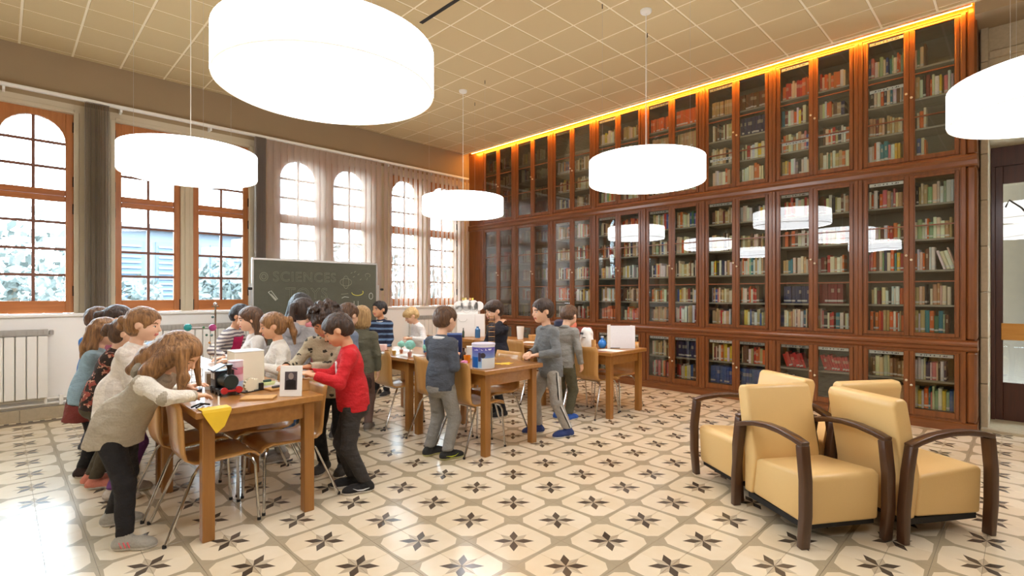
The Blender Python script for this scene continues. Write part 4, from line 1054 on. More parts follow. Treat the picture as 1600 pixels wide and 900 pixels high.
def kid(label, pos, face, H, hair, top, bottom, shoes, hstyle='short', lean=0, crouch=0.0, twist=0, head=(0, 10, 0), hands=None, feet=None, skin=0, sleeve=True, skirt=None, hem=0.465, curl=0.7,
        legs_col=None, hairx=None, sole=(226, 222, 214), collar=None, tunic=None, extra=None, hood=None, legw=1.0, torso_w=1.0, whands=None):
    r = thing('person', label, 'person', (pos[0], pos[1], 0), math.radians(face))
    lr, tw = math.radians(lean), math.radians(twist)
    up = np.array((math.sin(lr), 0, math.cos(lr)))
    px = -0.06 * H * math.sin(lr)
    pel = np.array((px, 0, 0.49 * H - crouch))
    fw = np.array((math.cos(lr), 0, -math.sin(lr)))
    Rt = rotm(tw); fwt, lft = Rt @ fw, Rt @ np.array((0, 1.0, 0))
    bend = np.array((0.02, 0, 0)) * H
    waist = pel + up * 0.10 * H; chest = pel + up * 0.225 * H; nb = pel + up * 0.325 * H
    sh = {s: nb - up * 0.035 * H + lft * s * 0.098 * H * torso_w for s in (1, -1)}
    hh = 0.172 * H
    Rh = rotm(math.radians(head[0]), math.radians(head[1]), math.radians(head[2]))
    hdir = up * 0.5 + np.array((0, 0, 0.5)); hdir = hdir + Rh @ np.array((0.25, 0, 0)) * 0.8; hdir[2] = max(hdir[2], 0.55); hdir /= np.linalg.norm(hdir)
    hc = nb + hdir * (0.056 * H) + Rh @ np.array((0.10, 0, 0.42)) * hh
    HP = lambda x, y, z: hc + Rh @ (np.array((x, y, z)) * hh)
    # legs
    ua, fa, th, shn = 0.158 * H, 0.140 * H, 0.232 * H, 0.222 * H
    Rw = rotm(-math.radians(face))
    if feet is None: ft = {1: np.array((0.01, 0.062 * H, 0)), -1: np.array((0.0, -0.062 * H, 0))}; fyaw = {1: 0.12, -1: -0.12}
    else:
        ft = {}; fyaw = {1: 0.1, -1: -0.1}
        for s, q in zip((1, -1), feet):
            v = Rw @ np.array((q[0] - pos[0], q[1] - pos[1], 0)); ft[s] = v
            if len(q) > 2: fyaw[s] = math.radians(q[2] - face)
    hip, knee, ank = {}, {}, {}
    for s in (1, -1):
        hip[s] = pel + np.array((0, s * 0.052 * H, -0.005 * H)); A = ft[s] + np.array((-0.018 * H, 0, 0.052 * H))
        knee[s], ank[s] = ik(hip[s], A, th, shn, (1, 0.15 * s, 0))
    # arms
    el, wr, hr = {}, {}, {}
    if hands is None: hands = ((0.10, 0.15, 0.50 * H), (0.10, -0.15, 0.50 * H))
    hands = list(hands)
    if whands:
        for i, q in enumerate(whands):
            if q is not None: hands[i] = tuple(Rw @ np.array((q[0] - pos[0], q[1] - pos[1], q[2]))) + tuple(q[3:])
    for s, q in zip((1, -1), hands):
        tgt = np.array(q[:3], float)
        el[s], wr[s] = ik(sh[s], tgt, ua, fa, (-0.55, 0.55 * s, -0.75) if len(q) < 4 else q[3])
        d = wr[s] - el[s]; d /= np.linalg.norm(d); hr[s] = d
    # ---- body (skin): coarse trunk and limbs, fine head and hands, all in one mesh
    f = Field()
    f.cone(pel, waist, 0.056 * H, 0.054 * H, 0.03).cone(waist, chest, 0.054 * H, 0.058 * H, 0.03).cone(sh[1], sh[-1], 0.026 * H, 0.026 * H, 0.04)
    f.cone(nb - up * 0.03 * H, nb + (HP(-0.05, 0, -0.3) - nb) * 0.8, 0.034 * H, 0.031 * H, 0.03)
    for s in (1, -1):
        f.cone(hip[s], knee[s], 0.040 * H, 0.028 * H, 0.02).cone(knee[s], ank[s], 0.028 * H, 0.019 * H, 0.02)
        f.cone(sh[s], el[s], 0.026 * H, 0.022 * H, 0.03).cone(el[s], wr[s], 0.022 * H, 0.017 * H, 0.02)
    V, Q = f.mesh(0.017); parts = [(V, Q, 0)]
    f = Field()
    E = lambda c, rr, k=0.1, op='+': f.ell(HP(*c), np.array(rr) * hh, Rh, k * hh, op)
    E((-0.04, 0, 0.10), (0.46, 0.385, 0.40)); E((0.09, 0, -0.16), (0.33, 0.30, 0.33), 0.12); E((0.24, 0, -0.36), (0.13, 0.13, 0.11), 0.12)
    for s in (1, -1):
        E((0.25, s * 0.15, -0.16), (0.13, 0.13, 0.12), 0.1); E((-0.02, s * 0.385, -0.04), (0.085, 0.035, 0.115), 0.03)
        E((0.455, s * 0.155, 0.005), (0.06, 0.085, 0.05), 0.06, '-')
    f.cone(HP(0.40, 0, 0.03), HP(0.475, 0, -0.11), 0.028 * hh, 0.048 * hh, 0.05 * hh)
    E((0.42, 0, -0.235), (0.04, 0.095, 0.022), 0.02); E((0.415, 0, -0.275), (0.035, 0.08, 0.022), 0.02)
    f.cone(HP(-0.06, 0, -0.25), nb + up * 0.0, 0.19 * hh, 0.185 * hh, 0.08 * hh)
    V, Q = f.mesh(0.0062)
    loc = (fcent(V, Q) - hc) @ Rh / hh
    mi = np.zeros(len(Q), int)
    mi[(loc[:, 0] > 0.36) & (np.abs(loc[:, 1]) < 0.11) & (loc[:, 2] > -0.305) & (loc[:, 2] < -0.215)] = 1
    mi[(loc[:, 0] > 0.30) & (np.abs(np.abs(loc[:, 1]) - 0.16) < 0.085) & (np.abs(loc[:, 2] - 0.105 + 0.25 * (np.abs(np.abs(loc[:, 1]) - 0.15) ** 1.2)) < 0.022)] = 2
    parts.append((V, Q, mi))
    for s in (1, -1):
        d = hr[s]; side = np.cross(d, np.array((0, 0, 1.0)) if abs(d[2]) < 0.9 else np.array((1.0, 0, 0))); side /= np.linalg.norm(side)
        # thumb towards the body's middle line, palm down
        if abs(d[2]) > 0.75: th_dir = np.array((1.0, 0, 0)); th_dir = th_dir - d * (th_dir @ d); th_dir /= np.linalg.norm(th_dir)
        else: th_dir = side * (1 if side[1] * s < 0 else -1)
        nrm = np.cross(d, th_dir); nrm = nrm if (nrm[2] > 0 if abs(d[2]) < 0.75 else nrm[1] * s > 0) else -nrm
        V, Q = hand_field(wr[s], np.stack([d, th_dir, nrm], 1), H / 1.3 * 0.98, curl).mesh(0.0042)
        parts.append((V, Q, 0))
    hm = HAIR[hair]
    link('body', np_mesh('body', parts, [SKIN[skin], M['lip'], hm]), r)
    # ---- eyes: almond, iris and upper lid laid on the face
    vl = (parts[1][0] - hc) @ Rh / hh; down = head[1] > 24
    for s in (1, -1):
        eb = MB()
        near = vl[(np.abs(vl[:, 1] - s * 0.155) < 0.035) & (np.abs(vl[:, 2] - 0.0) < 0.035) & (vl[:, 0] > 0.2)]
        xs = near[:, 0].mean() if len(near) else 0.37
        if not down:
            o0 = len(eb.v); eb.ball((0, 0, 0), 1.0, 12, 0)
            for i in range(o0, len(eb.v)): v = eb.v[i]; eb.v[i] = tuple(HP(xs - 0.006 + 0.022 * v[0] - 0.02 * abs(v[1]), s * 0.155 + 0.062 * v[1], 0.0 + 0.028 * v[2]))
            o0 = len(eb.v); eb.ball((0, 0, 0), 1.0, 10, 1)
            for i in range(o0, len(eb.v)): v = eb.v[i]; eb.v[i] = tuple(HP(xs + 0.004 + 0.018 * v[0], s * 0.155 + 0.028 * v[1], -0.002 + 0.027 * v[2]))
        zl = 0.024 if not down else -0.016
        eb.tube([HP(xs + 0.004 - 0.05 * abs(u) ** 2, s * 0.155 + 0.066 * u, zl - 0.016 * u * u * (1 if not down else -1)) for u in (-1, -0.5, 0, 0.5, 1)], 0.010 * hh, 5, 1)
        link('eye', eb.mesh('eye', 'all', [M['eyew'], M['iris']]), r)
    # ---- hair
    f = Field()
    E = lambda c, rr, k=0.08, op='+': f.ell(HP(*c), np.array(rr) * hh, Rh, k * hh, op)
    C = lambda a, b, ra, rb, k=0.1: f.cone(HP(*a), HP(*b), ra * hh, rb * hh, k * hh)
    E((-0.06, 0, 0.135), (0.50, 0.435, 0.43))
    if hstyle in ('short', 'curly', 'bowl'): E((-0.20, 0, -0.06), (0.34, 0.39, 0.34))
    elif hstyle == 'bob': E((-0.10, 0, -0.12), (0.46, 0.46, 0.52), 0.1); E((-0.06, 0, -0.38), (0.40, 0.44, 0.24), 0.1)
    else: E((-0.18, 0, -0.08), (0.36, 0.40, 0.38))
    if hstyle == 'curly':
        rr = random.Random(5)
        for _ in range(70):
            u, v, w_ = rr.gauss(0, 1), rr.gauss(0, 1), rr.gauss(0, 1); n = math.sqrt(u * u + v * v + w_ * w_)
            q = (-0.06 + 0.52 * u / n, 0.47 * v / n, 0.16 + 0.47 * w_ / n)
            if q[2] > (-0.18 if q[0] < 0.1 else 0.26): E(q, (0.10, 0.10, 0.10), 0.05)
    if hstyle == 'bowl': E((0.10, 0, 0.22), (0.42, 0.44, 0.26))
    # open the face
    zc = {'bowl': -0.30, 'curly': -0.24}.get(hstyle, -0.20)
    E((0.52, 0, zc), (0.46, 0.40 if hstyle != 'bob' else 0.34, 0.46), 0.04, '-')
    if hstyle in ('short', 'curly', 'bowl', 'pony', 'bun'):
        for s in (1, -1): E((0.04, s * 0.46, -0.10), (0.20, 0.14, 0.20), 0.05, '-')
        if hstyle in ('short', 'curly', 'bowl'): f.plane(HP(-0.3, 0, -0.36), Rh @ np.array((-0.25, 0, 1.0)))
    if hstyle == 'pony':
        C((-0.48, 0, 0.14), (-0.66, 0, 0.06), 0.10, 0.13); C((-0.66, 0, 0.06), (-0.72, 0, -0.45), 0.14, 0.13); C((-0.72, 0, -0.45), (-0.64, 0, -0.95), 0.13, 0.05)
    if hstyle == 'bun': E((-0.58, 0, 0.0), (0.17, 0.17, 0.17), 0.06); E((-0.62, 0.05, -0.20), (0.15, 0.14, 0.14), 0.06)
    if hstyle == 'long':
        for s in (1, -1):
            C((-0.20, s * 0.30, 0.05), (-0.22, s * 0.34, -0.65), 0.18, 0.16); C((-0.22, s * 0.34, -0.65), (-0.26, s * 0.26, -1.15), 0.16, 0.06)
        C((-0.40, 0, 0.0), (-0.46, 0, -0.70), 0.22, 0.20); C((-0.46, 0, -0.7), (-0.46, 0, -1.25), 0.20, 0.08)
    if hairx:
        for a, b, ra, rb in hairx: f.cone(hc + np.array(a) * hh, hc + np.array(b) * hh, ra * hh, rb * hh, 0.12 * hh)
    V, Q = f.mesh(0.0062 if hstyle != 'curly' else 0.007, (0.0011 if hstyle in ('none', 'long', 'bob') else 0.0018) if hstyle != 'curly' else 0.006, 95 if hstyle != 'curly' else 120, H)
    ho = link('hair', np_mesh('hair', [(V, Q, 0)], [hm]), r)
    if hstyle == 'pony':
        tb = MB(); p0, p1 = HP(-0.52, 0, 0.13), HP(-0.58, 0, 0.10); tb.tube([p0, p1], 0.12 * hh, 10); tb.build('hair_tie', cloth((120, 40, 60)), ho, True)
    # ---- trousers or skirt with leggings
    lcol = legs_col or bottom
    f = Field(); o = 0.010 * H * legw; g = 0.013 * H
    zhem = 0.062 * H
    f.cone(pel + up * 0.02 * H, waist - up * 0.02 * H, 0.078 * H, 0.074 * H, 0.03)
    f.ell(pel + np.array((-0.035, 0, -0.01)) * H, np.array((0.062, 0.088, 0.07)) * H, None, 0.04)
    for s in (1, -1):
        f.cone(hip[s], knee[s], 0.051 * H + o * 0.5, 0.036 * H + o * 0.6, 0.022)
        f.cone(knee[s], ank[s] + np.array((0, 0, 0.0)), 0.036 * H + o * 0.6, 0.026 * H + o * 0.7, 0.02)
    f.plane((0, 0, zhem), (0, 0, 1))
    V, Q = f.mesh(0.0105, 0.0016, 55, H * 3)
    link('trousers', np_mesh('trousers', [(V, Q, 0)], [cloth(lcol)]), r)
    if skirt:
        f = Field(); zs = skirt[0] * H; z1 = pel[2] + 0.10 * H
        f.cone((px, 0, z1), (px, 0, zs - 0.03), 0.078 * H, skirt[1] * H, 0.02).plane((0, 0, zs), (0, 0, 1)).plane((0, 0, z1 + 0.02), (0, 0, -1))
        V, Q = f.mesh(0.0105, 0.004, 60, 1)
        link('skirt', np_mesh('skirt', [(V, Q, 0)], [cloth(bottom)]), r)
    # ---- sweater
    f = Field(); o = 0.012 * H
    f.cone(pel + up * (0.02 * H), waist, (0.078 * H + o * 0.6) * torso_w, (0.074 * H + o * 0.6) * torso_w, 0.04)
    f.ell(chest, np.array((0.064 * H + o, (0.098 * H + o * 0.5) * torso_w, 0.10 * H)), rotm(tw, lr), 0.05)
    f.ell(waist, np.array((0.062 * H + o, (0.086 * H + o * 0.6) * torso_w, 0.11 * H)), rotm(tw, lr), 0.05)
    f.cone(sh[1], sh[-1], 0.036 * H + o * 0.4, 0.036 * H + o * 0.4, 0.05)
    f.cone(nb - up * 0.035 * H, nb - up * 0.010 * H, 0.052 * H, 0.043 * H, 0.03)
    f.ell(pel + up * 0.01 * H + np.array((-0.012 * H, 0, 0)), np.array((0.083 * H, 0.110 * H * torso_w, 0.20 * H)), rotm(tw, lr * 0.7), 0.03)
    if tunic:
        f.cone(pel + up * 0.07 * H + np.array((-0.025 * H, 0, 0)), (px - 0.012 * H, 0, tunic[0] * H - 0.03), 0.098 * H, tunic[1] * H, 0.04); f.plane((0, 0, tunic[0] * H), (0, 0, 1))
    else: f.plane(pel + up * (hem - 0.49) * H, up + np.array((0.0, 0, 0.6)))
    for s in (1, -1):
        e2 = wr[s] - hr[s] * 0.004
        f.cone(sh[s], el[s], 0.032 * H + o * 0.4, 0.027 * H + o * 0.5, 0.03).cone(el[s], e2, 0.027 * H + o * 0.5, 0.019 * H + o * 0.55, 0.02)
    V, Q = f.mesh(0.0088, 0.0016, 48, H * 5)
    # cut the sleeves square at the wrists
    cen = fcent(V, Q); keep = np.ones(len(Q), bool); mi = np.zeros(len(Q), int)
    for s in (1, -1):
        rel = cen - wr[s]; keep &= ~((rel @ hr[s] > -0.004) & (np.linalg.norm(rel, axis=1) < 0.06 * H))
        if sleeve is not True: mi[(np.linalg.norm(cen - sh[s], axis=1) + np.linalg.norm(cen - el[s], axis=1) < ua + 0.045 * H) & (((cen - nb) @ lft) * s > 0.105 * H)] = 1; mi[(np.linalg.norm(cen - wr[s], axis=1) + np.linalg.norm(cen - el[s], axis=1) < fa + 0.05 * H) & (((cen - chest) @ lft) * s > 0.07 * H)] = 1
    topm = top if not isinstance(top, tuple) else cloth(top)
    so = link('sweater', np_mesh('sweater', [(V, Q[keep], mi[keep])], [topm, sleeve if sleeve is not True else topm]), r)
    if collar or hood:
        cf = MB(); ring = [nb - up * 0.004 * H + (rotm(tw, lr + 0.15) @ np.array((0.044 * math.cos(t), 0.05 * math.sin(t), 0))) * H for t in [2 * math.pi * i / 16 for i in range(17)]]
        cf.tube(ring, 0.011 * H, 8, cap=False).build('collar', cloth(collar or hood), so, True)
    if hood:
        f = Field().ell(nb - fwt * 0.075 * H - up * 0.02 * H, np.array((0.035, 0.07, 0.06)) * H, rotm(tw, lr), 0.02); V, Q = f.mesh(0.01, 0.002, 60)
        link('hood', np_mesh('hood', [(V, Q, 0)], [cloth(hood)]), so)
    # ---- shoes
    sm_ = [cloth(shoes), cloth(sole)]
    for s in (1, -1):
        f = Field(); R = rotm(fyaw[s]); b = ft[s]; q = lambda x, y, z: b + R @ (np.array((x, y, z)) * H)
        f.cone(q(-0.038, 0, 0.024), q(0.045, 0, 0.022), 0.031 * H, 0.031 * H, 0.02).ell(q(0.062, 0, 0.016), np.array((0.05, 0.036, 0.03)) * H, R, 0.02)
        f.cone(q(-0.02, 0, 0.03), ank[s] + np.array((0, 0, 0.012 * H)), 0.034 * H, 0.029 * H, 0.02).plane((0, 0, 0.0), (0, 0, 1)).plane((0, 0, 0.082 * H), (0, 0, -1))
        V, Q = f.mesh(0.0075); cz = fcent(V, Q); mi = (cz[:, 2] < 0.014 * H).astype(int)
        link('shoe', np_mesh('shoe', [(V, Q, mi)], sm_), r)
    if extra: extra(r, dict(HP=HP, nb=nb, chest=chest, waist=waist, pel=pel, wr=wr, el=el, sh=sh, fw=fwt, lf=lft, up=up, ft=ft, fyaw=fyaw, H=H, so=so, ank=ank, knee=knee, hip=hip))
    return r
# ------------------------------------------------------------------ the children
def stripes_on_shoe(cols, side, along=False):
    def fn(r, k):
        s = -1 if side < 0 else 1; H = k['H']; b = k['ft'][s]; R = rotm(k['fyaw'][s]); mb = MB()
        if along:
            pts = [(-0.035, s * 0.034, 0.030), (0.0, s * 0.037, 0.024), (0.03, s * 0.037, 0.026), (0.055, s * 0.034, 0.038)]
            mb.tube([b + R @ (np.array(q) * H) for q in pts], [0.0015, 0.005, 0.0035, 0.001], 6)
        else:
            for i in range(3):
                x = -0.012 + 0.016 * i; mb.tube([b + R @ (np.array((x, s * 0.0365, 0.018)) * H), b + R @ (np.array((x - 0.012, s * 0.032, 0.042)) * H)], 0.0035, 5)
        mb.build('shoe_stripe', cloth(cols), r)
    return fn
def leg_stripe(cols):
    def fn(r, k):
        H = k['H']
        for s in (1, -1):
            for (c, dx) in zip(cols, (-0.008, 0.004)):
                o = np.array((dx, s * 0.046, 0)) * H; o2 = np.array((dx, s * 0.041, 0)) * H; o3 = np.array((dx, s * 0.033, 0)) * H
                MB().tube([k['hip'][s] + o * 1.2, (k['hip'][s] + k['knee'][s]) / 2 + o * 1.08, k['knee'][s] + o2, k['ank'][s] + o3 + np.array((0, 0, 0.03))], 0.007, 6).build('trouser_stripe', cloth(c), r, True)
    return fn
def patch(col, cen, size, name, off=0.075, also=None):
    """piece of cloth lying on the chest"""
    def fn(r, k):
        H = k['H']; up, lf, fw = k['up'], k['lf'], k['fw']; c = k[cen] + up * size[2] * H; mb = MB(); n = 6; vs = []
        for i in range(n + 1):
            for j in range(5):
                u = (i / n * 2 - 1) * size[0]; v = (j / 4 * 2 - 1) * size[1]
                vs.append(c + lf * u * H + up * v * H + fw * (off + 0.006 - 0.030 * (u / 0.08) ** 2) * H)
        fs = [(i * 5 + j, i * 5 + j + 1, i * 5 + j + 6, i * 5 + j + 5) for i in range(n) for j in range(4)]
        m = len(vs); vs += [v - fw * 0.02 * H for v in vs]; fs += [tuple(q + m for q in f[::-1]) for f in fs]
        ring = [i * 5 for i in range(n + 1)] + [n * 5 + j for j in range(1, 5)] + [i * 5 + 4 for i in range(n - 1, -1, -1)] + [j for j in range(3, 0, -1)]
        fs += [(ring[q], ring[(q + 1) % len(ring)], ring[(q + 1) % len(ring)] + m, ring[q] + m) for q in range(len(ring))]
        mb.add(vs, fs).build(name, cloth(col), k['so'], True)
        if also: also(r, k)
    return fn
def both(*fs):
    def fn(r, k):
        for f in fs: f(r, k)
    return fn
kid('girl with long light brown hair in a grey tunic leaning over the table corner', (0.535, 3.86), -40, 1.32, 'lightbrown', cloth((184, 174, 154)), (32, 30, 32), (176, 172, 160), 'none', lean=37, head=(0, 40, 0),
    whands=((0.88, 3.88, 0.865), (0.83, 3.53, 0.865, (-0.5, -0.6, 0.15))), feet=((0.53, 4.12, -20), (0.53, 3.67, -35)), sleeve=cloth((236, 230, 216)), tunic=(0.43, 0.112), hood=(160, 152, 136),
    hairx=[((-0.15, 0, 0.20), (-0.75, 0.0, -0.10), 0.42, 0.34), ((-0.75, 0, -0.10), (-1.25, 0.0, -0.42), 0.33, 0.16), ((-0.1, -0.30, 0.0), (-0.55, -0.42, -0.42), 0.28, 0.24), ((0.16, -0.36, 0.1), (0.26, -0.40, -0.62), 0.14, 0.13),
           ((0.26, -0.40, -0.62), (0.14, -0.40, -1.25), 0.13, 0.05), ((-0.55, -0.42, -0.42), (-0.8, -0.48, -0.72), 0.22, 0.10), ((0.16, 0.36, 0.1), (0.26, 0.40, -0.9), 0.13, 0.06)],
    extra=stripes_on_shoe((240, 110, 120), -1))
kid('girl with her hair in a bun, white lace top and purple trousers', (0.635, 4.68), -28, 1.35, 'lightbrown', cloth((238, 230, 218), 'knit'), (112, 62, 124), (206, 196, 184), 'bun', head=(-4, 12, 0), lean=12, tunic=(0.435, 0.112),
    whands=((0.90, 4.82, 0.86), (0.86, 4.58, 0.86)))
kid('girl in a dark flowery blouse and olive trousers', (0.56, 5.04), -20, 1.27, 'brown', cloth((50, 36, 30), 'floral', (152, 74, 62), (206, 152, 128)), (78, 70, 52), (218, 136, 114), 'bun', lean=14, head=(0, 20, 0),
    whands=((0.86, 5.22, 0.86), (0.86, 5.02, 0.86, (-1, -0.5, -0.3))), feet=((0.52, 5.12), (0.53, 4.98)))
kid('girl with long hair in a maroon skirt and black leggings', (0.51, 5.44), -15, 1.25, 'lightbrown', cloth((150, 180, 196)), (124, 50, 42), (60, 44, 40), 'long', lean=10, head=(0, 12, 0), legs_col=(26, 26, 28), skirt=(0.36, 0.125), whands=((0.86, 5.66, 0.86), (0.86, 5.48, 0.86)))
kid('boy with brown hair in a blue shirt near the gathered grey blind', (0.635, 6.32), -30, 1.31, 'brown', cloth((58, 122, 196)), (60, 66, 80), (70, 70, 74), 'short', head=(10, 8, 0))
kid('dark haired girl half hidden behind the girl with the bun', (0.62, 5.86), -20, 1.35, 'darkbrown', cloth((166, 92, 108)), (60, 62, 72), (90, 84, 80), 'pony', head=(0, 10, 0), lean=15)
kid('boy with black fringe in a striped sweater and magenta apron', (1.72, 6.10), -40, 1.35, 'black', cloth((226, 222, 214), 'stripe', (112, 108, 116)), (52, 54, 64), (60, 60, 62), 'bowl', lean=14, head=(-8, 26, 0), skin=1, extra=patch((204, 34, 98), 'chest', (0.075, 0.09, -0.03), 'apron'),
    whands=((2.05, 5.95, 0.80), (1.62, 5.75, 0.84)))
kid('girl with loose brown hair in a white top', (1.78, 5.36), 172, 1.31, 'brown', cloth((240, 238, 234)), (90, 100, 130), (120, 110, 104), 'long', head=(0, 8, 0), whands=((1.52, 5.22, 0.86), (1.52, 5.45, 0.86)))
kid('girl with a ponytail in a white cardigan', (1.77, 4.72), 168, 1.275, 'lightbrown', cloth((240, 236, 226)), (176, 174, 170), (150, 140, 130), 'pony', head=(0, 14, 0), whands=((1.57, 4.62, 0.865), (1.54, 4.85, 0.865)), tunic=(0.42, 0.11), skin=1)
kid('tall girl with long black hair in a pink sweater', (2.25, 5.60), 40, 1.46, 'black', cloth((224, 136, 142)), (30, 30, 32), (40, 40, 42), 'long', lean=12, head=(0, 22, 0))
kid('girl with a dark ponytail in a grey hoodie and jeans', (2.07, 5.09), 28, 1.40, 'darkbrown', cloth((180, 178, 180)), (104, 138, 180), (200, 198, 194), 'pony', lean=8, head=(0, 10, 0), hood=(168, 166, 170), hands=((0.16, 0.10, 0.78), (0.12, -0.20, 0.74)))
kid('curly haired boy in a beige sweater printed with animals', (1.93, 4.03), 224, 1.385, 'darkbrown', cloth((196, 184, 156), 'animal', (58, 54, 42)), (26, 26, 28), (70, 68, 66), 'curly', lean=11, head=(6, 36, 0), skin=2,
    whands=((1.66, 3.84, 0.92), (1.55, 4.0, 0.92)), feet=((2.0, 3.98), (1.9, 4.13)))
kid('boy in a red sweater handling a cardboard box', (1.87, 3.575), 152, 1.31, 'darkbrown', cloth((206, 28, 36)), (56, 52, 50), (34, 33, 33), 'short', lean=3, head=(0, 30, 0), skin=1, hem=0.465,
    whands=((1.585, 3.56, 0.895), (1.60, 3.68, 0.90)), feet=((1.91, 3.49, 160), (1.90, 3.66, 150)), extra=both(stripes_on_shoe((236, 236, 236), 1, True), patch((236, 234, 230), 'chest', (0.035, 0.04, -0.01), 'chest_print')))
kid('boy with tousled brown hair behind the curly haired boy', (2.46, 4.92), 15, 1.345, 'brown', cloth((126, 138, 158)), (70, 72, 82), (80, 80, 84), 'short', head=(0, 14, 0), lean=5)
kid('girl with a blond bob in a moss green sweater', (2.775, 5.10), 52, 1.305, 'blond', cloth((108, 106, 86)), (72, 54, 48), (120, 110, 100), 'bob', head=(-4, 8, 0), legs_col=(122, 96, 86), skirt=(0.35, 0.098), hem=0.475, hands=((0.12, 0.16, 0.60), (0.02, -0.19, 0.57)))
kid('dark haired boy in a navy striped sweater beside the chalkboard', (3.93, 6.62), 205, 1.33, 'black', cloth((36, 42, 66), 'wide', (112, 142, 180)), (44, 46, 54), (60, 60, 62), 'short', head=(-14, 2, 0), collar=(226, 224, 222), skin=1)
kid('fair haired child in a white shirt by the radiator', (4.42, 6.30), 165, 1.27, 'fair', cloth((242, 240, 238)), (120, 128, 150), (150, 140, 130), 'bowl', lean=14, head=(0, 30, 0), whands=((4.15, 6.17, 0.84), (4.17, 6.3, 0.84)))
kid('boy in a slate grey sweater with black and yellow sneakers', (2.83, 3.74), 8, 1.325, 'brown', cloth((80, 86, 96)), (146, 144, 138), (44, 44, 42), 'short', head=(-6, 10, 0), hem=0.465, legw=1.5, sole=(210, 210, 150),
    whands=((3.08, 4.0, 0.865), (2.965, 3.69, 0.90)), feet=((2.80, 3.85, 0), (2.845, 3.645, -12)), collar=(236, 236, 234), extra=stripes_on_shoe((214, 226, 60), -1, True))
kid('boy in a dark navy sweater holding a hand to his ear', (4.28, 4.52), 168, 1.36, 'darkbrown', cloth((34, 36, 48)), (30, 30, 34), (36, 36, 36), 'bowl', head=(0, 12, 0), hands=((0.05, 0.135, 1.13, (0.6, 0.5, -0.9)), (0.22, -0.10, 0.86)))
kid('smiling boy in a grey denim jacket with striped trousers', (4.075, 3.52), 158, 1.385, 'darkbrown', cloth((124, 128, 130)), (172, 168, 160), (48, 66, 120), 'short', head=(0, 8, 0), lean=4, hem=0.44, legw=1.4, whands=((3.81, 3.44, 0.865), (3.82, 3.57, 0.87)),
    feet=(G(884, 682) + (160,), (4.03, 3.67, 150)), extra=leg_stripe(((240, 240, 238), (34, 34, 36))), collar=(110, 114, 116), sole=(232, 232, 230), skin=0)
kid('boy with short brown hair in a grey sweater and olive trousers', (4.70, 3.84), 8, 1.32, 'brown', cloth((150, 148, 142)), (92, 88, 66), (46, 92, 180), 'short', head=(-6, 30, 0), lean=6, legw=1.6, whands=((4.94, 3.98, 0.92), (4.80, 3.66, 0.66)), collar=(120, 118, 112))
# ------------------------------------------------------------------ things on the tables
C_ = lambda c, r=0.5, **k: mat('paint_%d_%d_%d' % c, c, r, **k)
BLACK, RED, DGREY = C_((30, 30, 32), 0.4), C_((196, 44, 44), 0.35), C_((86, 86, 88))
def item(name, label, cat, x, y, rz=0.0, z=TZ + 0.0006, group=None): return thing(name, label, cat, (x, y, z), math.radians(rz), group)
def one(name, label, cat, x, y, mb, m, rz=0.0, z=TZ + 0.0006, smooth=False, group=None):
    o = mb.build(name, m, None, smooth); o.location = (x, y, z); o.rotation_euler = (0, 0, math.radians(rz)); return tag(o, label, cat, group)
# --- toy train table
o = item('cardboard_box', 'closed cream cardboard box standing behind the toy train', 'box', 1.345, 4.26, -2)
MB().box(-0.105, 0.105, -0.10, 0.10, 0, 0.245, 0.003).build('carton', mat('cream_card', (240, 230, 204), 0.7, var=0.03), o)
MB().box(-0.107, 0.107, -0.102, 0.102, 0.245, 0.252, 0.002).build('lid', M['paper'], o)
t = item('toy_locomotive', 'black toy steam locomotive with red buffers', 'toy', 1.10, 3.90, 0)
MB().box(-0.065, 0.065, -0.13, 0.12, 0.02, 0.045, 0.004).build('chassis', BLACK, t)
MB().lathe([(0.046, -0.13), (0.05, -0.12), (0.05, 0.01)], 20, (0, 0, 0.093), axis='y').build('boiler', C_((34, 48, 46), 0.35), t, True)
cabp = MB().box(-0.06, 0.06, 0.01, 0.115, 0.045, 0.155, 0.003).build('cab', BLACK, t)
for y in (0.04, 0.085): MB().box(-0.0625, -0.060, y - 0.014, y + 0.014, 0.10, 0.14).build('cab_window', M['paper'], cabp)
MB().prism([(-0.075, 0.155), (0, 0.19), (0.075, 0.155), (0.075, 0.162), (0, 0.198), (-0.075, 0.162)], -0.005, 0.13, 'xz').build('roof', C_((58, 62, 78), 0.4), t)
MB().lathe([(0.014, 0.14), (0.014, 0.185), (0.022, 0.205), (0.018, 0.21)], 14, (0, -0.09, 0)).build('chimney', BLACK, t, True)
for sx in (-1, 1): MB().lathe([(0.022, 0), (0.022, -0.016), (0.010, -0.018)], 16, (sx * 0.045, -0.13, 0.04), axis='y').build('buffer', RED, t, True)
MB().box(-0.05, 0.05, -0.142, -0.13, 0.03, 0.042).build('buffer_beam', RED, t)
for y in (-0.08, 0.0, 0.08):
    for sx in (-1, 1): MB().lathe([(0.024, -0.006), (0.024, 0.006)], 16, (sx * 0.06, y, 0.0242), axis='x').build('wheel', BLACK, t, True)
g = item('gear_model', 'cream plastic gear wheels leaning beside the toy locomotive', 'toy', 1.255, 3.84, 20)
for k, (x, rr) in enumerate(((-0.02, 0.05), (0.04, 0.042))):
    mb = MB(); N = 14; poly = []
    for i in range(N * 2): a = math.pi * i / N; q = rr if i % 2 else rr * 0.84; poly.append((x + q * math.cos(a), rr + q * math.sin(a)))
    mb.prism(poly, -0.012 + 0.025 * k, 0.008 + 0.025 * k, 'xz').build('gear', C_((238, 232, 204)), g)
MB().box(-0.07, 0.085, -0.02, 0.05, 0, 0.006).box(0.06, 0.085, -0.01, 0.01, 0, 0.05).build('gear_base', BLACK, g)
s_ = item('stacked_tubs', 'stack of pastel pink and blue tubs in front of the cream box', 'tub', 1.215, 4.06)
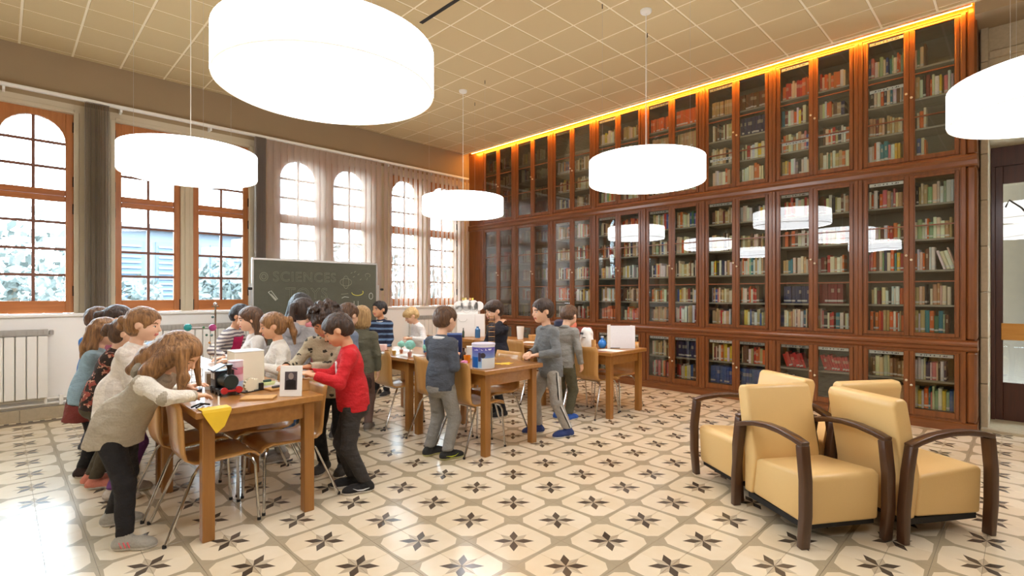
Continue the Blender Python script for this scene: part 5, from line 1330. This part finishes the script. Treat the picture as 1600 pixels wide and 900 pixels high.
for k, c in enumerate(((186, 206, 236), (240, 196, 206), (236, 150, 168), (246, 222, 232))):
    MB().lathe([(0.044, 0.001), (0.047, 0.005), (0.047, 0.043), (0.05, 0.044), (0.05, 0.05), (0.04, 0.0505)], 24, (0, 0, 0.051 * k)).build('tub', C_(c, 0.4), s_, True)
def portrait_mat():
    m, nt, p = new_mat('old_photograph'); X, Y, Z = xyz(nt, coords(nt)); n = NV(nt, noise(nt, coords(nt), 40, 3))
    head_ = ((X * X) * 1.0 + (Z - 0.135) * (Z - 0.135) * 0.6).lt(0.0003); body_ = (X.abs() * 1.1 + (Z - 0.105).max(0.0) * 3).lt(0.035) * Z.lt(0.112)
    c = mixc(nt, n, rgb((60, 54, 58)), rgb((96, 88, 92))); c = mixc(nt, body_, c, rgb((34, 31, 34))); c = mixc(nt, head_, c, rgb((150, 138, 132)))
    nt.links.new(c, p.inputs['Base Color']); p.inputs['Roughness'].default_value = 0.3; return m
p_ = item('photo_stand', 'white card stand with a dark old portrait photograph', 'photo', 1.375, 3.47, -40)
MB().box(-0.072, 0.072, -0.003, 0.003, 0, 0.205, 0.002).build('card', M['paper'], p_).rotation_euler = (-0.10, 0, 0)
q = MB().box(-0.040, 0.040, -0.0045, -0.003, 0.045, 0.165).build('photograph', portrait_mat(), p_); q.rotation_euler = (-0.10, 0, 0)
MB().add([(-0.03, 0.02, 0.17), (0.03, 0.02, 0.17), (0.04, 0.10, 0), (-0.04, 0.10, 0), (-0.03, 0.024, 0.17), (0.03, 0.024, 0.17), (0.04, 0.104, 0), (-0.04, 0.104, 0)], [(0, 1, 2, 3), (7, 6, 5, 4), (0, 3, 7, 4), (1, 5, 6, 2), (0, 4, 5, 1), (3, 2, 6, 7)]).build('easel_flap', M['paper'], p_)
b = item('open_carton', 'small brown carton with raised flaps under the hands of the boy in red', 'box', 1.505, 3.665, 4)
MB().box(-0.05, 0.05, -0.06, 0.06, 0, 0.004).box(-0.052, -0.049, -0.06, 0.06, 0, 0.075).box(0.049, 0.052, -0.06, 0.06, 0, 0.075).box(-0.05, 0.05, 0.057, 0.06, 0, 0.075).box(-0.05, 0.05, -0.06, -0.057, 0, 0.075).build('carton', M['card'], b)
MB().box(-0.0525, -0.0495, -0.06, 0.06, 0.076, 0.115).build('flap', M['card'], b)
one('wooden_board', 'pale wooden board lying beside the photo stand', 'board', 1.20, 3.55, MB().box(-0.10, 0.10, -0.06, 0.06, 0, 0.012, 0.002), M['card'], -35)
one('wooden_block', 'small flat wooden block between the carton and the white tray', 'board', 1.40, 3.80, MB().box(-0.06, 0.06, -0.05, 0.05, 0, 0.014, 0.002), M['card'], 8)
one('dark_magnet', 'small dark magnet on the flat wooden block', 'toy', 1.40, 3.79, MB().box(-0.03, 0.03, -0.012, 0.012, 0.0, 0.015, 0.003), DGREY, 15, TZ + 0.0152)
tr = item('tray', 'white tray holding a pale green dish', 'tray', 1.42, 4.00, 0)
MB().box(-0.10, 0.10, -0.09, 0.09, 0, 0.006).box(-0.10, 0.10, -0.09, -0.084, 0.006, 0.016).box(-0.10, 0.10, 0.084, 0.09, 0.006, 0.016).build('tray_base', M['paper'], tr)
d_ = item('green_dish', 'pale green dish on the white tray', 'dish', 1.42, 4.0, 0, TZ + 0.0072)
MB().lathe([(0.04, 0.0), (0.052, 0.02), (0.05, 0.022), (0.035, 0.006)], 20).build('bowl', C_((206, 216, 150)), d_, True)
MB().box(-0.035, 0.02, -0.01, 0.01, 0.022, 0.04, 0.003).build('clip', C_((64, 92, 84)), d_)
ny = item('yellow_cloth', 'yellow paper bag hanging over the table edge', 'cloth', 0.90, 3.385, 0)
M['yel'] = mat('yellow_cloth', (238, 196, 40), 0.6, var=0.1)
MB().add([(-0.075, 0.075, 0.004), (0.085, 0.08, 0.004), (0.085, -0.008, 0.004), (-0.07, -0.008, 0.004), (-0.07, -0.012, -0.01), (0.085, -0.012, -0.012), (0.045, -0.02, -0.10), (0.0, -0.026, -0.135), (-0.02, -0.022, -0.10)],
         [(0, 1, 2, 3), (3, 2, 5, 4), (4, 5, 6, 8), (8, 6, 7)]).build('bag_sheet', M['yel'], ny)
so_ = ny.children[0].modifiers.new('thickness', 'SOLIDIFY'); so_.thickness = 0.003; so_.offset = 1
cl = item('black_pliers', 'small black tool lying at the table corner', 'tool', 0.86, 3.53, 35)
MB().tube([(-0.05, -0.015, 0.008), (0.0, 0.0, 0.010), (0.05, 0.022, 0.007)], 0.006, 6).build('handle', BLACK, cl); MB().tube([(-0.05, 0.02, 0.008), (0.0, 0.0, 0.022), (0.05, -0.02, 0.007)], 0.006, 6).build('handle', BLACK, cl)
one('white_peg', 'thin white peg standing beside the black tool', 'peg', 0.955, 3.52, MB().lathe([(0.009, 0), (0.006, 0.004), (0.006, 0.05), (0.004, 0.054)], 10), M['paper'], smooth=True)
wb = item('wire_basket', 'round wire basket by the leaning girl', 'basket', 0.95, 4.12)
MB().lathe([(0.062, 0), (0.066, 0.02), (0.06, 0.021)], 24).build('basket_base', DGREY, wb, True)
mb = MB()
for i in range(14): a = 2 * math.pi * i / 14; mb.tube([(0.062 * math.cos(a), 0.062 * math.sin(a), 0.02), (0.066 * math.cos(a), 0.066 * math.sin(a), 0.16)], 0.002, 5)
for z in (0.06, 0.11, 0.16): mb.tube([(0.066 * math.cos(2 * math.pi * i / 24), 0.066 * math.sin(2 * math.pi * i / 24), z) for i in range(25)], 0.002, 5, cap=False)
mb.build('wires', M['alu'], wb)
pc = item('picture_card', 'small standing card with a brown picture behind the toy train', 'card', 1.07, 4.12, -42)
MB().box(-0.045, 0.045, -0.002, 0.002, 0, 0.13).build('card', M['paper'], pc); MB().box(-0.03, 0.03, -0.0035, -0.002, 0.03, 0.115).build('picture', mat('brown_picture', (126, 104, 76), 0.5, var=0.6, scale=60), pc)
MB().box(-0.03, 0.03, 0.002, 0.04, 0, 0.004).build('foot', M['paper'], pc)
orr = item('planet_stand', 'metal rod stand carrying coloured planet balls', 'model', 1.30, 4.88, -45)
MB().lathe([(0.08, 0), (0.08, 0.012), (0.02, 0.02)], 24).build('base', DGREY, orr, True); MB().tube([(0, 0, 0.015), (0, 0, 0.60)], 0.007, 10).build('rod', M['chrome'], orr, True)
MB().ball((0, 0, 0.60), 0.016, 12).box(-0.03, 0.03, -0.004, 0.004, 0.575, 0.585).build('finial', M['chrome'], orr, True)
for x, z, rr, c in ((-0.235, 0.40, 0.032, (28, 150, 152)), (-0.012, 0.40, 0.030, (170, 60, 120)), (-0.10, 0.40, 0.010, (60, 130, 80)), (-0.075, 0.335, 0.010, (70, 110, 90)), (-0.02, 0.335, 0.011, (90, 130, 130)), (-0.012, 0.49, 0.011, (80, 110, 110)), (-0.05, 0.27, 0.010, (210, 150, 80))):
    y = -0.02 if abs(x) < 0.05 else 0.0
    bl = MB().ball((x, y, z), rr, 16).build('planet', C_(c, 0.25), orr, True); MB().tube([(0, 0, z), (x, y, z)], 0.0018, 5).build('arm', M['alu'], bl)
M['bluew'] = mat('blue_white_print', (150, 176, 224), 0.8, scale=26, var=0.75)
bb_ = item('cloth_bundle', 'crumpled blue and white cloth bundle at the window end of the table', 'cloth', 1.22, 6.45)
V, Q = Field().ell((0, 0, 0.09), (0.19, 0.17, 0.11), None, 0.02).ell((0.10, 0.03, 0.16), (0.10, 0.11, 0.10), None, 0.05).ell((-0.12, -0.03, 0.08), (0.11, 0.1, 0.09), None, 0.04).plane((0, 0, 0.012), (0, 0, 1)).mesh(0.012, 0.008, 38, 2)
link('bundle', np_mesh('bundle', [(V, Q, 0)], [M['bluew']]), bb_)
one('black_canister', 'slim black canister beside the blue cloth bundle', 'canister', 1.18, 6.12, MB().lathe([(0.034, 0), (0.034, 0.145), (0.037, 0.146), (0.037, 0.165), (0.02, 0.168)], 20), BLACK, smooth=True)
mc = item('microscope', 'small black microscope between the canister and the bundle', 'microscope', 1.33, 6.08, -30)
MB().box(-0.05, 0.05, -0.07, 0.07, 0, 0.02, 0.004).build('foot', BLACK, mc); MB().tube([(0, 0.05, 0.02), (0, 0.06, 0.10), (0, 0.02, 0.17)], 0.012, 8).build('arm', BLACK, mc, True)
MB().tube([(0, -0.03, 0.07), (0, 0.01, 0.20)], 0.014, 10).build('tube', BLACK, mc, True); MB().box(-0.04, 0.04, -0.06, 0.03, 0.05, 0.058).build('stage', DGREY, mc)
for k, (x, y, a, l) in enumerate(((1.08, 4.70, 10, 'white sheet of paper lying behind the cream box'), (0.99, 4.37, -25, 'white sheet of paper beside the picture card'), (1.33, 5.25, 30, 'white sheet of paper near the planet stand'), (1.05, 5.3, -8, 'white sheet of paper before the girl in the flowery blouse'))):
    one('paper_sheet', l, 'paper', x, y, MB().box(-0.105, 0.105, -0.148, 0.148, 0, 0.0012), M['paper'], a)
one('white_box', 'low white box beside the planet stand', 'box', 1.38, 4.69, MB().box(-0.07, 0.07, -0.06, 0.06, 0, 0.09, 0.003), M['paper'], 20)
# --- printed tub table
def tub_mat():
    m, nt, p = new_mat('tub_label'); X, Y, Z = xyz(nt, coords(nt)); n = NV(nt, noise(nt, coords(nt), 14, 3)); n2 = NV(nt, noise(nt, coords(nt), 45, 2))
    a = X * 0.707 - Y * 0.707          # left to right across the label
    c = mixc(nt, (Z * 6 - 0.1).max(0.0).min(1.0), rgb((150, 200, 236)), rgb((96, 88, 180)))
    c = mixc(nt, a.lt(-0.045) * Z.lt(0.11), c, rgb((22, 104, 190))); c = mixc(nt, a.gt(-0.01) * Z.lt(0.10), c, rgb((226, 232, 234)))
    c = mixc(nt, ((a - 0.0) * (a - 0.0) + (Z - 0.125) * (Z - 0.125)).lt(0.0006) * n.gt(0.3), c, rgb((60, 52, 60))); c = mixc(nt, (a + 0.03).abs().lt(0.012) * (Z - 0.11).abs().lt(0.04), c, rgb((64, 60, 96)))
    c = mixc(nt, (Z - 0.178).abs().lt(0.008) * n2.gt(0.5) * a.abs().lt(0.08), c, rgb((230, 230, 245)))
    c = mixc(nt, Z.lt(0.012).max(Z.gt(0.198)), c, rgb((240, 240, 244)))
    nt.links.new(c, p.inputs['Base Color']); p.inputs['Roughness'].default_value = 0.3; return m
tb = item('printed_tub', 'big round tub with a blue and purple printed label', 'tub', 3.175, 3.55)
MB().lathe([(0.100, 0), (0.104, 0.004), (0.106, 0.215)], 40).build('tub_wall', tub_mat(), tb, True); MB().lathe([(0.110, 0.212), (0.111, 0.228), (0.104, 0.232), (0.10, 0.226)], 40).build('lid', C_((226, 222, 240), 0.35), tb, True)
mb = MB(); poly = []
for i in range(18): a = 2 * math.pi * i / 18; q = (0.085, 0.055)[i % 2] * (1 + 0.25 * math.sin(3 * a)); poly.append((q * math.cos(a) * 1.3, q * math.sin(a)))
one('yellow_splat', 'flat yellow splat shaped sheet beside the printed tub', 'sheet', 3.50, 3.62, mb.prism(poly, 0, 0.003, 'xy'), M['yel'], -20)
ld = item('rung_tower', 'tall thin tower of wooden rungs before the boy in navy', 'toy', 3.62, 3.92, -45)
MB().box(-0.05, 0.05, -0.04, 0.04, 0, 0.012).build('base', M['card'], ld)
for x in (-0.028, 0.028): MB().tube([(x, 0, 0.01), (x, 0, 0.46)], 0.004, 6).build('post', M['walnut'], ld)
for k in range(17): MB().box(-0.034, 0.034, -0.009, 0.009, 0.03 + 0.026 * k, 0.036 + 0.026 * k).build('rung', (M['card'], M['walnut'])[k % 2], ld)
dp = item('display_folder', 'navy display folder standing with a yellow card in front', 'folder', 3.40, 4.30, -45)
MB().box(-0.105, 0.105, -0.004, 0.004, 0, 0.25).build('back_panel', C_((44, 58, 110)), dp); MB().box(-0.105, 0.105, -0.012, 0.012, 0.25, 0.27).build('spine', C_((110, 140, 206)), dp)
for sx in (-1, 1): MB().box(sx * 0.105 - 0.003, sx * 0.105 + 0.003, -0.075, 0.0, 0, 0.25).build('wing', C_((44, 58, 110)), dp)
yc = item('yellow_card', 'yellow gradient card standing before the navy folder', 'card', 3.34, 4.22, -45)
MB().box(-0.06, 0.06, -0.002, 0.002, 0, 0.20).build('card', M['paper'], yc); MB().box(-0.05, 0.05, -0.0035, -0.002, 0.008, 0.185).build('print', mat('yellow_print', (250, 206, 40), 0.5, var=0.15, scale=5), yc); MB().box(-0.04, 0.04, 0.002, 0.04, 0, 0.003).build('foot', M['paper'], yc)
one('orange_cup', 'orange plastic cup near the printed tub', 'cup', 3.29, 3.92, MB().lathe([(0.028, 0), (0.036, 0.075), (0.033, 0.075), (0.026, 0.004)], 20), C_((246, 146, 26), 0.35), smooth=True)
one('dark_bottle', 'small dark bottle with white cap behind the orange cup', 'bottle', 3.36, 4.06, MB().lathe([(0.022, 0), (0.022, 0.08), (0.010, 0.10), (0.010, 0.118), (0.012, 0.12), (0.012, 0.135)], 16), mat('brown_glass', (60, 36, 24), 0.2), smooth=True)
one('pink_sponge', 'pink sponge beside the orange cup', 'sponge', 3.20, 3.86, MB().box(-0.035, 0.035, -0.028, 0.028, 0, 0.035, 0.01), C_((240, 150, 190), 0.8), 25)
one('blue_marker', 'blue marker lying near the pink sponge', 'marker', 3.20, 4.10, MB().tube([(-0.06, 0, 0.008), (0.06, 0, 0.008)], 0.008, 8), C_((70, 96, 190), 0.35), 50, smooth=True)
one('red_marker', 'red marker lying behind the blue marker', 'marker', 3.16, 4.24, MB().tube([(-0.06, 0, 0.008), (0.06, 0, 0.008)], 0.008, 8), C_((214, 90, 80), 0.35), 20, smooth=True)
one('white_carton', 'small white carton behind the printed tub', 'box', 3.55, 4.15, MB().box(-0.06, 0.06, -0.05, 0.05, 0, 0.13, 0.003), M['paper'], -40)
sheet_l = ['white sheet of paper under the turquoise model trees', 'white sheet of paper beside the navy folder', 'white sheet of paper behind the pink box']
for (x, y, a), l in zip(((3.25, 4.86, 5), (3.66, 4.4, 30), (3.45, 5.35, -15)), sheet_l): one('paper_sheet', l, 'paper', x, y, MB().box(-0.105, 0.105, -0.148, 0.148, 0, 0.0012), M['paper'], a)
tq = mat('turquoise_sponge', (150, 220, 206), 0.9, scale=70, var=0.2, bmp=0.5)
for k, (x, y, rr, h, l) in enumerate(((3.22, 4.82, 0.058, 0.075, 'largest turquoise ball model tree in a brown pot'), (3.33, 4.66, 0.046, 0.06, 'turquoise ball model tree beside the blue box'), (3.30, 5.12, 0.042, 0.07, 'turquoise ball model tree by the pink box'))):
    mt = item('model_tree', l, 'model', x, y, 0, TZ + (0.0024 if k == 0 else 0.0006), 'turquoise model trees')
    MB().lathe([(0.016, 0), (0.022, 0.04), (0.018, 0.04)], 14).build('pot', C_((186, 120, 92)), mt, True); MB().tube([(0, 0, 0.03), (0, 0, h)], 0.005, 6).build('stem', M['walnut'], mt)
    V, Q = Field().ell((0, 0, h + rr * 0.75), (rr, rr, rr * 0.9), None, 0.01).mesh(0.007, 0.003, 120, k); link('crown', np_mesh('crown', [(V, Q, 0)], [tq]), mt)
for k, (x, y, c, l) in enumerate(((3.14, 5.02, (206, 168, 86), 'small ochre pot near the model trees'), (3.12, 5.14, (170, 120, 60), 'small brown pot near the model trees'), (3.20, 5.20, (226, 206, 160), 'small cream pot near the model trees'), (3.16, 4.74, (200, 140, 120), 'small rosy pot near the model trees'))):
    one('little_pot', l, 'pot', x, y, MB().lathe([(0.018, 0.0015), (0.024, 0.045), (0.020, 0.045), (0.014, 0.006)], 14), C_(c), smooth=True, group='little pots near the model trees')
one('pink_box', 'pale pink box at the far part of the table beside the girl with the bob', 'box', 3.25, 5.50, MB().box(-0.07, 0.07, -0.05, 0.05, 0, 0.075, 0.003), C_((238, 206, 200)), -45)
one('blue_box', 'tall narrow blue box behind the model trees', 'box', 3.52, 4.95, MB().box(-0.018, 0.018, -0.03, 0.03, 0, 0.15, 0.002), C_((58, 112, 176)), -45)
one('white_display_board', 'white display board before the fair haired child', 'board', 3.62, 5.0, MB().box(-0.09, 0.09, -0.004, 0.004, 0, 0.14), M['paper'], -45)
# --- white folding boards table
fb = item('folding_board', 'white folding display board standing at the table end', 'board', 5.52, 3.60, -45)
MB().box(-0.12, 0.19, -0.004, 0.004, 0, 0.285).build('middle_panel', mat('printed_board', (238, 238, 242), 0.6, var=0.05, scale=50), fb)
q = MB().box(-0.07, 0.0, -0.004, 0.004, 0, 0.30).build('wing', M['paper'], fb); q.location = (-0.12, 0, 0); q.rotation_euler = (0, 0, math.radians(50))
q = MB().box(0.0, 0.10, -0.004, 0.004, 0, 0.285).build('wing', M['paper'], fb); q.location = (0.19, 0, 0); q.rotation_euler = (0, 0, math.radians(110))
MB().box(-0.12, 0.0, -0.012, -0.004, 0, 0.008).build('edge_clip', BLACK, fb)
gf = item('blue_flask', 'round flask of blue liquid before the folding board', 'flask', 5.40, 3.78)
MB().lathe([(0.03, 0), (0.052, 0.03), (0.056, 0.06), (0.04, 0.095), (0.018, 0.11), (0.018, 0.13), (0.022, 0.132)], 24).build('flask_body', mat('blue_glass', (60, 140, 226), 0.08), gf, True); MB().lathe([(0.02, 0.13), (0.02, 0.15)], 14).build('stopper', C_((220, 226, 230)), gf, True)
bg = item('white_bag', 'crumpled white bag standing at the aisle side of the table', 'bag', 5.14, 3.83)
V, Q = Field().cone((0, 0, 0.02), (0, 0, 0.18), 0.10, 0.075, 0.03).ell((0, 0, 0.19), (0.10, 0.05, 0.09), None, 0.03).plane((0, 0, 0.008), (0, 0, 1)).plane((0, 0, 0.27), (0, 0, -1)).mesh(0.009, 0.005, 45, 3); link('bag_body', np_mesh('bag_body', [(V, Q, 0)], [M['paper']]), bg)
MB().box(-0.115, -0.108, -0.03, 0.02, 0.19, 0.215).box(-0.112, -0.105, -0.06, -0.02, 0.15, 0.16).build('printed_mark', DGREY, bg)
one('cardboard_tube', 'short cardboard tube before the white bag', 'tube', 5.075, 3.68, MB().lathe([(0.028, 0), (0.028, 0.13), (0.024, 0.13), (0.024, 0.002)], 18), M['card'], smooth=True)
rb = one('rust_board', 'rust red board standing behind the blue flask', 'board', 5.46, 4.12, MB().box(-0.11, 0.11, -0.006, 0.006, 0, 0.25), C_((150, 70, 56)), -40)
bs = item('pink_balloon', 'salmon pink balloon beside the rust red board', 'balloon', 5.27, 4.18)
MB().ball((0, 0, 0.28), 0.075, 20).build('balloon_skin', C_((240, 140, 116), 0.3), bs, True); MB().lathe([(0.03, 0), (0.03, 0.03), (0.012, 0.05), (0.012, 0.22)], 14).build('holder', M['paper'], bs, True)
one('dark_vase', 'dark blue flared vase behind the salmon balloon', 'vase', 5.32, 4.42, MB().lathe([(0.06, 0), (0.06, 0.25), (0.075, 0.26), (0.07, 0.32), (0.03, 0.345)], 18), C_((46, 54, 84)), smooth=True)
for (x, y, a), l in zip(((5.24, 3.54, 0), (5.35, 4.9, 30), (5.26, 5.32, -10)), ('cream sheet of paper under the blue flask end of the table', 'white sheet of paper on the middle table by the bookcase', 'white sheet of paper before the white cup')):
    one('paper_sheet', l, 'paper', x, y, MB().box(-0.105, 0.105, -0.148, 0.148, 0, 0.0012), M['paper'], a)
one('white_cup', 'tall white cup on the middle table by the bookcase', 'cup', 5.60, 5.42, MB().lathe([(0.045, 0), (0.058, 0.19), (0.054, 0.19), (0.042, 0.004)], 22), M['paper'], smooth=True)
one('cardboard_pack', 'flat cardboard pack beside the tall white cup', 'box', 5.66, 5.12, MB().box(-0.12, 0.12, -0.08, 0.08, 0, 0.075, 0.003), M['card'], -30)
cs = item('paper_castle', 'large white cardboard castle with a cloud shaped top', 'model', 5.36, 6.33, -45)
MB().box(-0.19, 0.09, -0.10, 0.10, 0, 0.36, 0.003).build('keep', M['paper'], cs); MB().box(0.09, 0.25, -0.08, 0.10, 0, 0.36, 0.003).build('annex', M['paper'], cs)
cloud = MB().box(-0.24, 0.15, -0.06, 0.06, 0.36, 0.50, 0.01)
for x, z, rr in ((-0.17, 0.49, 0.08), (-0.05, 0.50, 0.09), (0.06, 0.50, 0.085), (0.15, 0.49, 0.075)): cloud.lathe([(rr, -0.06), (rr, 0.06)], 20, (x, 0, z), axis='y')
cl_ = cloud.build('cloud_top', M['paper'], cs)
for x, z, rr in ((-0.17, 0.48, 0.06), (-0.04, 0.47, 0.07), (0.08, 0.48, 0.06)): MB().tube([(x + rr * math.cos(a), -0.0635, z - 0.02 + rr * math.sin(a)) for a in [math.pi + math.pi * i / 10 for i in range(11)]], 0.0025, 5).build('drawn_line', C_((180, 178, 170)), cl_)
MB().tube([(-0.10 + 0.07 * math.cos(a), -0.1025, 0.29 + 0.05 * math.sin(a)) for a in [math.pi + math.pi * i / 10 for i in range(11)]], 0.0025, 5).build('drawn_line', C_((180, 178, 170)), cs)
for x, c in ((-0.10, (206, 186, 90)), (-0.06, (236, 220, 150)), (0.01, (226, 170, 120)), (0.05, (240, 214, 96))): MB().box(x - 0.014, x + 0.014, -0.02, 0.02, 0.585, 0.62).build('turret', C_(c), cs)
one('blue_bottle', 'blue water bottle before the paper castle', 'bottle', 5.28, 6.04, MB().lathe([(0.04, 0), (0.042, 0.02), (0.042, 0.13), (0.02, 0.155), (0.02, 0.175)], 18), C_((66, 118, 168), 0.2), smooth=True)
one('green_bottle', 'slim dark green bottle left of the blue bottle', 'bottle', 5.14, 6.22, MB().lathe([(0.018, 0), (0.018, 0.09), (0.008, 0.12), (0.008, 0.15)], 14), C_((60, 76, 62), 0.25), smooth=True)
